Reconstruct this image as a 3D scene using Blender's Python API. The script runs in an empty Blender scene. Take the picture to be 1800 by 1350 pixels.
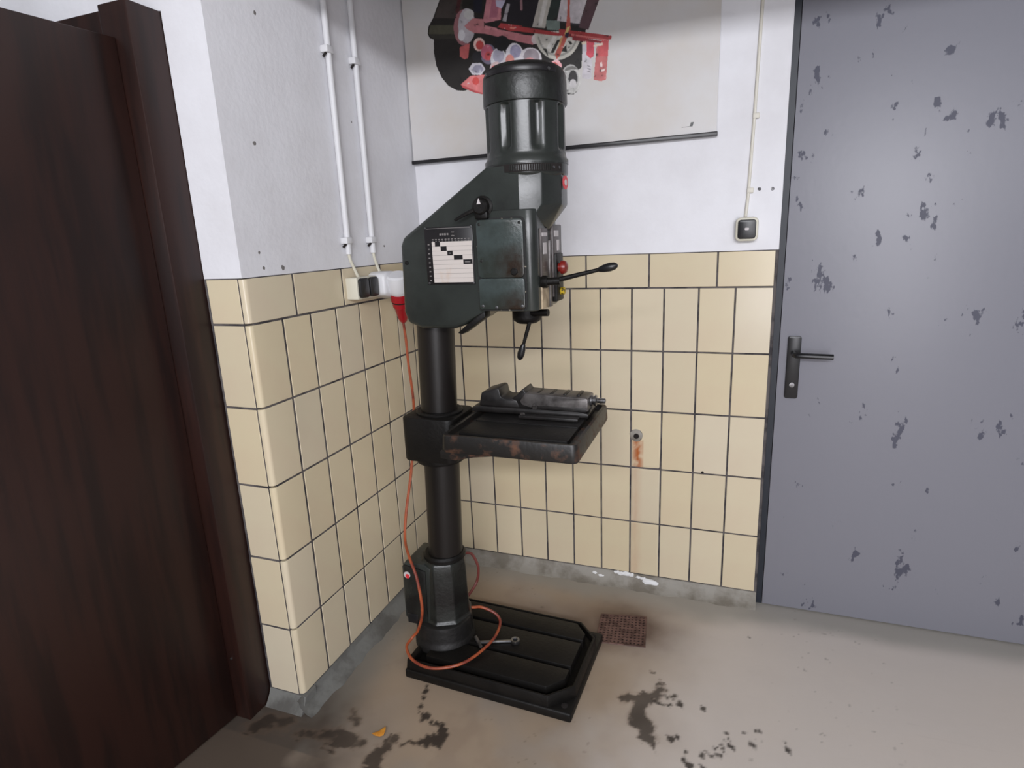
import bpy, bmesh, math, random
import numpy as np
from mathutils import Vector, Matrix
random.seed(7); rng = np.random.default_rng(7)
SC = bpy.context.scene; COL = SC.collection; PI = math.pi

# ---------------------------------------------------------------- camera, light, exposure
RIGHT = Vector((0.93857, 0.34271, -0.04039)); UP = Vector((-0.04541, 0.23868, 0.97004)); BACK = Vector((0.34208, -0.90861, 0.23958))
cam = bpy.data.objects.new('camera', bpy.data.cameras.new('camera')); COL.objects.link(cam)
cam.data.sensor_fit = 'HORIZONTAL'; cam.data.sensor_width = 36.0; cam.data.lens = 1043.06 / 1800 * 36.0
cam.data.clip_start = 0.02; cam.data.clip_end = 60
cam.matrix_world = Matrix(((RIGHT.x, UP.x, BACK.x, 1.2871), (RIGHT.y, UP.y, BACK.y, -2.368), (RIGHT.z, UP.z, BACK.z, 1.5123), (0, 0, 0, 1)))
SC.camera = cam
W = bpy.data.worlds.new('world'); SC.world = W; W.use_nodes = True
W.node_tree.nodes['Background'].inputs[0].default_value = (0.80, 0.84, 0.95, 1); W.node_tree.nodes['Background'].inputs[1].default_value = 0.17
def area(name, loc, target, sx, sy, power, col):
    l = bpy.data.lights.new(name, 'AREA'); l.shape = 'RECTANGLE'; l.size = sx; l.size_y = sy; l.energy = power; l.color = col
    o = bpy.data.objects.new(name, l); COL.objects.link(o); o.location = loc
    d = Vector(target) - Vector(loc); o.rotation_euler = d.to_track_quat('-Z', 'Y').to_euler(); return o
area('high_strip_light', (1.7, -4.6, 2.62), (0.7, 0, 1.3), 2.4, 0.26, 104, (0.94, 0.95, 1.0))   # added high strip light, kept thin for a crisp shadow edge on the walls
area('side_strip_light', (3.7, -3.5, 2.55), (0.4, -.4, 1.3), 1.5, 0.24, 15, (0.94, 0.95, 1.0))  # second added strip on the right, raised to share that shadow edge
area('window_fill', (2.3, -4.8, 1.2), (1.3, 0, .7), 1.7, 1.75, 73, (0.96, 0.95, 1.0))           # fill light added where an unseen window is assumed behind the camera
SC.view_settings.view_transform = 'Standard'; SC.view_settings.look = 'None'
SC.view_settings.exposure = 0.0; SC.view_settings.gamma = 1.0; SC.view_settings.use_curve_mapping = False

# ---------------------------------------------------------------- materials
def lin(c): return tuple(((v/255)/12.92 if v/255 <= .04045 else ((v/255+.055)/1.055)**2.4) for v in c)
def mat(name, rgb, rough=.5, metal=0., vary=0., scale=8., rgb2=None, lo=.45, hi=.6, bump=0., bscale=60., rnd=0., rough2=None, spec=.5, stretch=None):
    """principled material; noise mixes rgb -> rgb2, optional per-object value jitter and fine bump"""
    m = bpy.data.materials.new(name); m.use_nodes = True; nt = m.node_tree; N = nt.nodes; Lk = nt.links
    b = N['Principled BSDF']; b.inputs['Roughness'].default_value = rough; b.inputs['Metallic'].default_value = metal
    b.inputs['Specular IOR Level'].default_value = spec
    c = lin(rgb) + (1,); b.inputs['Base Color'].default_value = c
    tc = N.new('ShaderNodeTexCoord'); src = None; vec = tc.outputs['Object']
    if stretch:
        mp = N.new('ShaderNodeMapping'); mp.inputs['Scale'].default_value = stretch; Lk.new(vec, mp.inputs[0]); vec = mp.outputs[0]
    if rgb2 is not None:
        n = N.new('ShaderNodeTexNoise'); n.inputs['Scale'].default_value = scale; n.inputs['Detail'].default_value = 6; n.inputs['Roughness'].default_value = .6
        Lk.new(vec, n.inputs['Vector'])
        r = N.new('ShaderNodeMapRange'); r.inputs[1].default_value = lo; r.inputs[2].default_value = hi; Lk.new(n.outputs[0], r.inputs[0])
        mx = N.new('ShaderNodeMix'); mx.data_type = 'RGBA'; mx.inputs[6].default_value = c; mx.inputs[7].default_value = lin(rgb2) + (1,)
        Lk.new(r.outputs[0], mx.inputs[0]); src = mx.outputs[2]
        if rough2 is not None:
            rr = N.new('ShaderNodeMapRange'); rr.inputs[3].default_value = rough; rr.inputs[4].default_value = rough2
            Lk.new(r.outputs[0], rr.inputs[0]); Lk.new(rr.outputs[0], b.inputs['Roughness'])
    if rnd:
        oi = N.new('ShaderNodeObjectInfo'); hs = N.new('ShaderNodeHueSaturation')
        mr = N.new('ShaderNodeMapRange'); mr.inputs[3].default_value = 1 - rnd; mr.inputs[4].default_value = 1 + rnd
        Lk.new(oi.outputs['Random'], mr.inputs[0]); Lk.new(mr.outputs[0], hs.inputs['Value'])
        m2 = N.new('ShaderNodeMath'); m2.operation = 'FRACT'; m3 = N.new('ShaderNodeMath'); m3.operation = 'MULTIPLY'; m3.inputs[1].default_value = 7.31
        Lk.new(oi.outputs['Random'], m3.inputs[0]); Lk.new(m3.outputs[0], m2.inputs[0])
        ms = N.new('ShaderNodeMapRange'); ms.inputs[3].default_value = .82; ms.inputs[4].default_value = 1.02; Lk.new(m2.outputs[0], ms.inputs[0]); Lk.new(ms.outputs[0], hs.inputs['Saturation'])
        if src: Lk.new(src, hs.inputs['Color'])
        else: hs.inputs['Color'].default_value = c
        src = hs.outputs[0]
    if src: Lk.new(src, b.inputs['Base Color'])
    if bump:
        n2 = N.new('ShaderNodeTexNoise'); n2.inputs['Scale'].default_value = bscale; n2.inputs['Detail'].default_value = 4; Lk.new(vec, n2.inputs['Vector'])
        bp = N.new('ShaderNodeBump'); bp.inputs['Strength'].default_value = bump; bp.inputs['Distance'].default_value = .004
        Lk.new(n2.outputs[0], bp.inputs['Height']); Lk.new(bp.outputs[0], b.inputs['Normal'])
    return m
def add_attr_mix(m, attr, rgb):
    """mixes a dirt colour over the material where the mesh carries the named point attribute"""
    nt = m.node_tree; b = nt.nodes['Principled BSDF']; s = b.inputs['Base Color']
    a = nt.nodes.new('ShaderNodeAttribute'); a.attribute_name = attr
    mx = nt.nodes.new('ShaderNodeMix'); mx.data_type = 'RGBA'; mx.inputs[7].default_value = lin(rgb) + (1,)
    if s.is_linked: nt.links.new(s.links[0].from_socket, mx.inputs[6])
    else: mx.inputs[6].default_value = s.default_value
    nt.links.new(a.outputs['Fac'], mx.inputs[0]); nt.links.new(mx.outputs[2], s)
def vcol_mat(name, rough=.6):
    m = bpy.data.materials.new(name); m.use_nodes = True; nt = m.node_tree; a = nt.nodes.new('ShaderNodeVertexColor'); a.layer_name = 'paint'
    nt.links.new(a.outputs[0], nt.nodes['Principled BSDF'].inputs['Base Color']); nt.nodes['Principled BSDF'].inputs['Roughness'].default_value = rough; return m
M = {}
M['plaster'] = mat('white_plaster', (226, 226, 230), .75, rgb2=(214, 213, 216), scale=3, lo=.4, hi=.7, bump=.25, bscale=45)
M['grout'] = mat('grey_grout', (92, 87, 86), .9, rgb2=(52, 49, 52), scale=14, bump=.3)
M['tile'] = mat('cream_glaze', (208, 195, 164), .2, rgb2=(206, 189, 160), scale=5, lo=.35, hi=.75, rnd=.03, spec=.4)
add_attr_mix(M['tile'], 'rust', (168, 88, 38))
M['plinth'] = mat('grey_cement', (150, 146, 138), .85, rgb2=(118, 112, 102), scale=6, bump=.5, bscale=40)
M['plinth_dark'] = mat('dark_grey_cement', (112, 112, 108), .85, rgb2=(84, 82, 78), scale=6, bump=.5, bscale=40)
M['iron_matt'] = mat('greasy_black_iron', (22, 20, 19), .55, rgb2=(14, 13, 12), scale=12, bump=.4, bscale=50)
M['lime'] = mat('white_lime', (225, 225, 225), .9, bump=.5)
M['paint'] = mat('dark_green_machine_paint', (46, 50, 47), .27, rgb2=(35, 37, 35), scale=6, lo=.4, hi=.68, bump=.05, bscale=130)
M['paint_dark'] = mat('oily_dark_green_paint', (34, 37, 34), .36, rgb2=(19, 18, 17), scale=9, lo=.38, hi=.6, bump=.3, bscale=70)
M['iron'] = mat('dark_oiled_cast_iron', (18, 16, 14), .5, rgb2=(11, 9, 8), scale=9, lo=.4, hi=.62, bump=.25, bscale=90, spec=.28)
M['iron_rust'] = mat('dark_cast_iron_with_rust', (29, 27, 25), .42, rgb2=(86, 56, 38), scale=17, lo=.53, hi=.68, bump=.18, bscale=70, rough2=.7)
M['column'] = mat('dark_column_steel', (26, 22, 20), .4, spec=.35, rgb2=(20, 17, 15), scale=6, lo=.4, hi=.65, bump=.1, stretch=(1, 1, .35))
M['black'] = mat('black_plastic', (22, 22, 24), .32)
M['steel'] = mat('bright_steel', (150, 150, 152), .3, metal=.9, rgb2=(90, 88, 86), scale=20)
M['vise'] = mat('worn_vise_steel', (112, 108, 106), .36, metal=.5, rgb2=(62, 58, 56), scale=18, lo=.4, hi=.65)
M['vise_dark'] = mat('dark_vise_casting', (38, 35, 34), .4, metal=.2, rgb2=(22, 20, 19), scale=14)
M['chart'] = mat('pale_chart_print', (196, 188, 182), .4, rgb2=(188, 160, 134), scale=11, lo=.6, hi=.8)
M['ink'] = mat('black_ink', (24, 22, 24), .35)
M['faint'] = mat('grey_ink', (120, 116, 114), .4)
M['red'] = mat('red_plastic', (120, 30, 24), .3)
M['redplug'] = mat('red_plug_plastic', (158, 18, 30), .3)
M['white_pl'] = mat('white_plastic', (222, 222, 224), .35)
M['cream_pl'] = mat('cream_plastic', (206, 202, 186), .4)
M['conduit'] = mat('white_painted_conduit', (210, 210, 212), .45)
M['conduit_o'] = mat('cream_painted_conduit', (212, 208, 196), .5)
M['orange'] = mat('orange_cable_sheath', (160, 78, 44), .45, rgb2=(120, 50, 36), scale=14)
M['redcord'] = mat('dull_red_cable_sheath', (110, 52, 46), .5)
M['yellow'] = mat('yellow_label', (206, 176, 40), .5, rgb2=(60, 50, 20), scale=160, lo=.5, hi=.55)
def add_spot(m, c, r, rgb, k):      # a grease smear of its own shape round one place
    nt = m.node_tree; b = nt.nodes['Principled BSDF']; src = b.inputs['Base Color'].links[0].from_socket
    tc = nt.nodes.new('ShaderNodeTexCoord'); n = nt.nodes.new('ShaderNodeTexNoise'); n.inputs['Scale'].default_value = 40; n.inputs['Detail'].default_value = 5
    nt.links.new(tc.outputs['Object'], n.inputs['Vector'])
    v = nt.nodes.new('ShaderNodeVectorMath'); v.operation = 'DISTANCE'; v.inputs[1].default_value = c; nt.links.new(tc.outputs['Object'], v.inputs[0])
    mr = nt.nodes.new('ShaderNodeMapRange'); mr.inputs[1].default_value = r; mr.inputs[2].default_value = r*.1; mr.inputs[4].default_value = 1.6; nt.links.new(v.outputs['Value'], mr.inputs[0])
    mu = nt.nodes.new('ShaderNodeMath'); mu.operation = 'MULTIPLY'; nt.links.new(mr.outputs[0], mu.inputs[0]); nt.links.new(n.outputs[0], mu.inputs[1])
    m2 = nt.nodes.new('ShaderNodeMath'); m2.operation = 'MULTIPLY'; m2.use_clamp = True; m2.inputs[1].default_value = k; nt.links.new(mu.outputs[0], m2.inputs[0])
    mx = nt.nodes.new('ShaderNodeMix'); mx.data_type = 'RGBA'; mx.inputs[7].default_value = lin(rgb) + (1,); nt.links.new(src, mx.inputs[6]); nt.links.new(m2.outputs[0], mx.inputs[0]); nt.links.new(mx.outputs[2], b.inputs['Base Color'])
M['cover'] = mat('dark_green_cover_paint', (62, 71, 70), .26, rgb2=(47, 52, 48), scale=9, lo=.4, hi=.62, bump=.12, bscale=130)
add_spot(M['cover'], (.045, 0, -.05), .07, (40, 30, 22), 1.5)
M['gasket'] = mat('black_joint_with_chipped_edge', (16, 16, 15), .6, rgb2=(150, 142, 126), scale=70, lo=.62, hi=.66)
M['beige'] = mat('worn_beige_plate', (176, 158, 130), .5, rgb2=(140, 122, 98), scale=24)
M['panel'] = mat('grimy_dark_plate', (74, 66, 64), .4, rgb2=(54, 48, 46), scale=22)
M['label'] = mat('pale_label', (190, 184, 184), .5)
M['doorg'] = mat('blue_grey_door_paint', (126, 126, 134), .4, rgb2=(76, 77, 90), scale=15, lo=.635, hi=.655, bump=.08, rough2=.6, stretch=(1, 1, .6))
M['seal'] = mat('dark_blue_seal', (22, 28, 38), .5)
M['brown'] = mat('dark_brown_door_varnish', (40, 20, 15), .4, rgb2=(28, 14, 11), scale=4, stretch=(6, 6, .5))
M['paper'] = mat('yellowed_chart_board', (198, 196, 195), .45, rgb2=(192, 184, 174), scale=2.2, lo=.45, hi=.75)
M['art'] = vcol_mat('printed_engine_picture', .45)
M['rust'] = mat('rusty_drain_iron', (104, 76, 68), .6, rgb2=(70, 46, 40), scale=30, bump=.3)
M['pit'] = mat('dark_pit', (24, 18, 16), .9)
M['leaf'] = mat('dry_yellow_leaf', (216, 150, 52), .6, rgb2=(196, 128, 40), scale=40)
M['ceil'] = mat('ceiling_paint', (200, 200, 200), .9)
M['emblem_red'] = mat('red_emblem', (206, 52, 60), .4)

# ---------------------------------------------------------------- mesh helpers
def wloc(o):
    v = Vector((0, 0, 0))
    while o: v += o.location; o = o.parent
    return v
def link(name, me, parent=None, origin=(0, 0, 0)):
    o = bpy.data.objects.new(name, me); COL.objects.link(o)
    if parent: o.parent = parent; o.location = Vector(origin) - wloc(parent)
    else: o.location = origin
    return o
def obj(name, bm, material, parent=None, bevel=0., seg=2, ang=35, bev_ang=30, tag=None, kind=None):
    """finish a bmesh given in world coordinates into one object"""
    bmesh.ops.remove_doubles(bm, verts=bm.verts, dist=1e-6)
    bmesh.ops.recalc_face_normals(bm, faces=bm.faces)
    if bevel:
        es = [e for e in bm.edges if len(e.link_faces) == 2 and e.calc_face_angle(0) > math.radians(bev_ang)]
        bmesh.ops.bevel(bm, geom=es, offset=bevel, segments=seg, profile=.5, affect='EDGES', clamp_overlap=True)
    cs = [v.co for v in bm.verts]
    org = Vector([(min(c[i] for c in cs) + max(c[i] for c in cs)) / 2 for i in range(3)])
    bmesh.ops.translate(bm, verts=bm.verts, vec=-org)
    me = bpy.data.meshes.new(name); bm.to_mesh(me); bm.free()
    for m in (material if isinstance(material, (list, tuple)) else [material]): me.materials.append(m)
    for p in me.polygons: p.use_smooth = True
    me.set_sharp_from_angle(angle=math.radians(ang))
    o = link(name, me, parent, org)
    if tag: o['label'], o['category'] = tag[0], tag[1]
    if kind: o['kind'] = kind
    return o
def thing(name, loc, label, cat, group=None):
    o = bpy.data.objects.new(name, None); COL.objects.link(o); o.location = loc; o.empty_display_size = .05
    o['label'] = label; o['category'] = cat
    if group: o['group'] = group
    return o
def BM(): return bmesh.new()
def box(bm, x0, x1, y0, y1, z0, z1, mi=0):
    vs = [bm.verts.new(p) for p in ((x0,y0,z0),(x1,y0,z0),(x1,y1,z0),(x0,y1,z0),(x0,y0,z1),(x1,y0,z1),(x1,y1,z1),(x0,y1,z1))]
    for f in ((3,2,1,0),(4,5,6,7),(0,1,5,4),(1,2,6,5),(2,3,7,6),(3,0,4,7)):
        bm.faces.new([vs[i] for i in f]).material_index = mi
    return vs
def prism(bm, poly, axis, a, b, mi=0, scale_b=None):
    """polygon in the plane across `axis`, swept from a to b"""
    def P(p, t): return {'x': (t, p[0], p[1]), 'y': (p[0], t, p[1]), 'z': (p[0], p[1], t)}[axis]
    cx = sum(p[0] for p in poly)/len(poly); cy = sum(p[1] for p in poly)/len(poly)
    pb = poly if scale_b is None else [(cx + (p[0]-cx)*scale_b, cy + (p[1]-cy)*scale_b) for p in poly]
    A = [bm.verts.new(P(p, a)) for p in poly]; B = [bm.verts.new(P(p, b)) for p in pb]
    n = len(poly); fs = [bm.faces.new(A[::-1]), bm.faces.new(B)]
    for i in range(n): fs.append(bm.faces.new((A[i], A[(i+1) % n], B[(i+1) % n], B[i])))
    for f in fs: f.material_index = mi
def frame_of(d):
    d = Vector(d).normalized(); u = d.orthogonal().normalized(); return u, d.cross(u), d
def lathe(bm, prof, origin, axis=(0, 0, 1), n=24, phase=0., rfun=None):
    """profile [(r, t)] turned about an axis through origin"""
    o = Vector(origin)
    if tuple(axis) == (0, 0, 1): u, v, d = Vector((1, 0, 0)), Vector((0, 1, 0)), Vector((0, 0, 1))
    else: u, v, d = frame_of(axis)
    rings = []
    for r, t in prof:
        if r < 1e-6: rings.append([bm.verts.new(o + d*t)]); continue
        ring = []
        for i in range(n):
            a = 2*PI*i/n + phase; rr = r if rfun is None else rfun(r, t, a)
            ring.append(bm.verts.new(o + d*t + (u*math.cos(a) + v*math.sin(a))*rr))
        rings.append(ring)
    for A, B in zip(rings, rings[1:]):
        if len(A) == 1 and len(B) == 1: continue
        for i in range(n):
            j = (i+1) % n
            if len(A) == 1: bm.faces.new((A[0], B[i], B[j]))
            elif len(B) == 1: bm.faces.new((A[i], A[j], B[0]))
            else: bm.faces.new((A[i], A[j], B[j], B[i]))
    if len(rings[0]) > 1: bm.faces.new(rings[0][::-1])
    if len(rings[-1]) > 1: bm.faces.new(rings[-1])
def cyl(bm, p0, p1, r, n=20, r1=None):
    p0, p1 = Vector(p0), Vector(p1); lathe(bm, [(r, 0), (r if r1 is None else r1, (p1-p0).length)], p0, (p1-p0).normalized()[:], n)
def spline(pts, k=6):
    P = [Vector(p) for p in pts]; P = [2*P[0]-P[1]] + P + [2*P[-1]-P[-2]]; out = []
    for i in range(1, len(P)-2):
        for s in range(k):
            t = s/k; a, b, c, d = P[i-1:i+3]
            out.append(.5*((2*b) + (c-a)*t + (2*a-5*b+4*c-d)*t*t + (3*b-a-3*c+d)*t**3))
    out.append(P[-2]); return out
def tube(bm, pts, r, n=8, rs=None):
    pts = [Vector(p) for p in pts]; prev = None; rings = []
    for i, p in enumerate(pts):
        t = (pts[min(i+1, len(pts)-1)] - pts[max(i-1, 0)]).normalized()
        u = t.orthogonal().normalized() if prev is None else (prev - t*prev.dot(t)).normalized()
        prev = u; v = t.cross(u); rr = rs[i] if rs else r
        rings.append([bm.verts.new(p + (u*math.cos(2*PI*j/n) + v*math.sin(2*PI*j/n))*rr) for j in range(n)])
    for A, B in zip(rings, rings[1:]):
        for j in range(n): bm.faces.new((A[j], A[(j+1) % n], B[(j+1) % n], B[j]))
    bm.faces.new(rings[0][::-1]); bm.faces.new(rings[-1])
def disc_knob(bm, c, d, L, R, n=14):   # egg-shaped handle knob along direction d, from its root c
    lathe(bm, [(.004, 0), (R*.55, L*.06), (R*.85, L*.3), (R, L*.6), (R*.8, L*.85), (R*.4, L*.97), (0, L)], c, d, n)
def rrect(x0, x1, y0, y1, r, k=4):
    out = []
    for cx, cy, a0 in ((x1-r, y0+r, -90), (x1-r, y1-r, 0), (x0+r, y1-r, 90), (x0+r, y0+r, 180)):
        for i in range(k+1):
            a = math.radians(a0 + 90*i/k); out.append((cx + r*math.cos(a), cy + r*math.sin(a)))
    return out
def fnoise(X, Y, f, seed=0):
    """smooth value noise on arrays, 0..1"""
    r = np.random.default_rng(seed); T = r.random((64, 64)); s = 0; amp = 1; tot = 0
    for o in range(4):
        x = X*f*2**o + 17.3*o; y = Y*f*2**o + 9.1*o; xi = np.floor(x).astype(int); yi = np.floor(y).astype(int); fx = x-xi; fy = y-yi
        fx = fx*fx*(3-2*fx); fy = fy*fy*(3-2*fy); g = lambda a, b: T[a % 64, b % 64]
        s = s + amp*((g(xi, yi)*(1-fx)+g(xi+1, yi)*fx)*(1-fy) + (g(xi, yi+1)*(1-fx)+g(xi+1, yi+1)*fx)*fy); tot += amp; amp *= .55
    return s/tot

# ================================================================ the setting
def structure(name, bm, m, parent=None, **k): return obj(name, bm, m, parent, kind='structure' if parent is None else None, **k)
STEP = .25; ZJ = [.05, .30, .55, .80, 1.05, 1.30]        # horizontal joints
BX = [0., .037, .162, .287, .4125, .538, .664, .789, .915, 1.039, 1.167, 1.297, 1.428]
BT = [0., .232, .482, .732, .98, 1.23, 1.428]
LY = [-1.037, -.913, -.783, -.65, -.511, -.376, -.25, -.125, 0.]
LT = [-1.037, -.845, -.595, -.345, -.095, 0.]

# --- floor: one slab with a fine top grid carrying its stains and some painted-in shade
STAINS = [(1.066,-0.524,0.008,0.62),(1.09,-0.559,0.007,0.62),(1.102,-0.589,0.011,0.62),(1.108,-0.62,0.016,0.62),(1.105,-0.652,0.02,0.62),(1.081,-0.666,0.02,0.62),(1.059,-0.67,0.022,0.62),(1.033,-0.672,0.02,0.62),(1.013,-0.662,0.016,0.62),(1.06,-0.709,0.028,0.62),(1.069,-0.742,0.028,0.62),(1.087,-0.777,0.026,0.62),(1.1,-0.811,0.023,0.62),(1.111,-0.834,0.018,0.62),(1.129,-0.844,0.012,0.62),(1.13,-0.859,0.01,0.62),(1.096,-0.839,0.012,0.62),(1.126,-0.636,0.004,0.92),(1.136,-0.631,0.004,0.92),(1.145,-0.636,0.006,0.92),(1.158,-0.629,0.005,0.92),(1.168,-0.623,0.006,0.92),(1.168,-0.639,0.004,0.92),(1.121,-0.672,0.007,0.92),(1.132,-0.675,0.005,0.92),(1.149,-0.672,0.006,0.92),(1.161,-0.664,0.005,0.92),(1.188,-0.656,0.01,0.92),(1.107,-0.664,0.01,0.92),(1.262,-0.649,0.009,0.92),(1.167,-0.808,0.01,0.92),(1.176,-0.803,0.007,0.92),(1.19,-0.794,0.007,0.92),(1.267,-0.838,0.007,0.92),(1.276,-0.82,0.003,0.92),(1.288,-0.831,0.004,0.92),(1.297,-0.83,0.004,0.92),(1.306,-0.823,0.004,0.92),(1.314,-0.826,0.005,0.92),(1.323,-0.807,0.004,0.92),(1.342,-0.783,0.01,0.92),(1.298,-0.803,0.004,0.92),(1.307,-0.797,0.004,0.92),(1.317,-0.781,0.003,0.92),(1.326,-0.765,0.003,0.92),(1.339,-0.75,0.004,0.92),(1.343,-0.76,0.003,0.92),(1.321,-0.795,0.004,0.92),(1.386,-0.712,0.004,0.92),(1.417,-0.696,0.005,0.92),(1.427,-0.695,0.005,0.92),(1.401,-0.752,0.006,0.92),(1.41,-0.756,0.008,0.92),(1.333,-0.731,0.005,0.92),(1.402,-0.242,0.004,0.92),(1.215,-0.844,0.005,0.92),(1.22,-0.87,0.008,0.92),(1.234,-0.885,0.011,0.92),(1.267,-0.881,0.008,0.92),(1.507,-0.741,0.009,0.92),(1.496,-0.719,0.003,0.92),(0.346,-0.834,0.006,0.93),(0.353,-0.855,0.009,0.93),(0.359,-0.888,0.008,0.93),(0.366,-0.926,0.008,0.93),(0.371,-0.949,0.004,0.93),(0.398,-0.958,0.011,0.93),(0.411,-0.954,0.012,0.93),(0.398,-0.975,0.007,0.93),(0.439,-0.971,0.008,0.93),(0.459,-0.972,0.009,0.93),(0.477,-0.97,0.009,0.93),(0.481,-0.993,0.017,0.93),(0.493,-1.017,0.019,0.93),(0.494,-1.037,0.016,0.93),(0.472,-1.034,0.016,0.93),(0.452,-1.041,0.015,0.93),(0.437,-1.056,0.009,0.93),(0.461,-1.058,0.009,0.93),(0.42,-1.067,0.009,0.6),(0.406,-1.076,0.009,0.6),(0.392,-1.083,0.011,0.6),(0.361,-1.08,0.01,0.6),(0.337,-1.08,0.009,0.6),(0.344,-1.106,0.019,0.6),(0.342,-1.133,0.023,0.6),(0.343,-1.157,0.022,0.6),(0.342,-1.177,0.024,0.6),(0.259,-1.108,0.019,0.6),(0.21,-1.102,0.026,0.6),(0.203,-1.12,0.021,0.6),(-0.102,-1.169,0.032,0.55),(-0.082,-1.13,0.032,0.55),(-0.023,-1.127,0.032,0.55),(0.058,-1.134,0.019,0.55),(0.097,-1.117,0.022,0.55),(0.149,-1.109,0.028,0.55),(0.183,-1.086,0.019,0.55),(0.184,-1.025,0.025,0.55),(0.183,-1.155,0.018,0.55)]

def make_floor():
    xs = np.concatenate([np.linspace(-2.2, -.36, 8), np.arange(-.35, 1.86, .006), np.linspace(1.9, 3.6, 8)])
    ys = np.concatenate([np.linspace(-4.2, -1.5, 8), np.arange(-1.45, .01, .006), [.3]])
    X, Y = np.meshgrid(xs, ys, indexing='ij'); nx, ny = X.shape
    n1 = fnoise(X, Y, 3.1, 1); n2 = fnoise(X, Y, 9, 2); n3 = fnoise(X, Y, 38, 3); n4 = fnoise(X, Y, 1.4, 4)
    c = lambda v: np.array(lin(v))
    col = np.empty((nx, ny, 3)); col[:] = c((160, 142, 122))
    def mix(w, rgb): col[:] = col*(1-w[..., None]) + c(rgb)*w[..., None]
    ss = lambda x, a, b: np.clip((x-a)/(b-a), 0, 1)**2*(3-2*np.clip((x-a)/(b-a), 0, 1))
    mix(ss(n1, .45, .7)*.6, (150, 140, 130)); mix(ss(n2, .5, .75)*.4, (138, 120, 104)); mix(ss(n4, .45, .65)*.4, (168, 158, 148)); mix(ss(X + (n1-.5)*.4, .80, 1.25)*.8, (210, 202, 195))
    dl = np.maximum(X, 0) if 0 else X
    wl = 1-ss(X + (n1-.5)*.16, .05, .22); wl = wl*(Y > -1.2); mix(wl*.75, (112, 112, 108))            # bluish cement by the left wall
    wb = 1-ss(-Y + (n1-.5)*.16, .06, .2); mix(wb*.8, (150, 147, 140))                               # paler cement by the back wall
    br = np.exp(-((X-.95)/.20)**2 - ((Y+.30)/.13)**2)*1.0; mix(np.clip(br*(.6+n2*.9), 0, .85), (84, 62, 50))    # brown dirt round the drain
    br = np.exp(-((X-.62)/.30)**2 - ((Y+.34)/.10)**2); mix(np.clip(br*.7*(.4+n2), 0, .6), (104, 82, 70))
    br = ss(.15-X + (n1-.5)*.3, -.35, .15)*ss(-Y, .75, 1.2); mix(np.clip(br*(.55+n2), 0, .85), (62, 50, 41))  # brown dirt at the left front, deepened to paint in blocked light
    rough = .55 + .25*(n2-.5); wet = np.zeros_like(X)
    pud = np.zeros_like(X); wx = (n3-.5)*.05 + (n2-.5)*.05; wy = (np.roll(n3, 37, 0)-.5)*.05 + (np.roll(n2, 51, 1)-.5)*.05
    for x, y, r, k in STAINS:
        if k < .8: pud += k*np.exp(-((X+wx-x)**2 + (Y+wy-y)**2)/(r*r*1.15))
        else:
            d = np.maximum(np.abs(X-x + (n3-.5)*.02), np.abs((Y-y)*.8 + (X-x)*.3 + (n3-.5)*.02)); wet = np.maximum(wet, k*(1-ss(d, r*.95-.003, r*.95+.003)))
    wet = np.maximum(wet, ss(pud, .26, .55)*(.66+.25*n2)); mix(ss(pud, .05, .4)*.35, (104, 82, 64))
    mix(np.clip(wet, 0, 1), (40, 32, 27))
    crumbs = ss(fnoise(X, Y, 60, 9), .76, .8)*ss(n1, .45, .6); mix(crumbs*.35, (60, 50, 42))
    V = np.stack([X, Y, np.zeros_like(X)], -1).reshape(-1, 3); idx = np.arange(nx*ny).reshape(nx, ny)
    F = np.stack([idx[:-1, :-1], idx[1:, :-1], idx[1:, 1:], idx[:-1, 1:]], -1).reshape(-1, 4)
    me = bpy.data.meshes.new('floor'); me.vertices.add(len(V)); me.vertices.foreach_set('co', V.ravel()); me.loops.add(F.size)
    me.loops.foreach_set('vertex_index', F.ravel().astype(np.int32)); me.polygons.add(len(F)); me.polygons.foreach_set('loop_start', np.arange(0, F.size, 4, dtype=np.int32))
    me.update(calc_edges=True)
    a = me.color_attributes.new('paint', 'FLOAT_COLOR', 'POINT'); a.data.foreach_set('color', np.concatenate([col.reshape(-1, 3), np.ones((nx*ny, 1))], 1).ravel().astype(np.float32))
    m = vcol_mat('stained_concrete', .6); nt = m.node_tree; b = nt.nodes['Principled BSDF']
    n = nt.nodes.new('ShaderNodeTexNoise'); n.inputs['Scale'].default_value = 34; n.inputs['Detail'].default_value = 6
    bp = nt.nodes.new('ShaderNodeBump'); bp.inputs['Strength'].default_value = .35; bp.inputs['Distance'].default_value = .006
    nt.links.new(n.outputs[0], bp.inputs['Height']); nt.links.new(bp.outputs[0], b.inputs['Normal'])
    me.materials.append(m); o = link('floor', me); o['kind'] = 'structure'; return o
make_floor()

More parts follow.
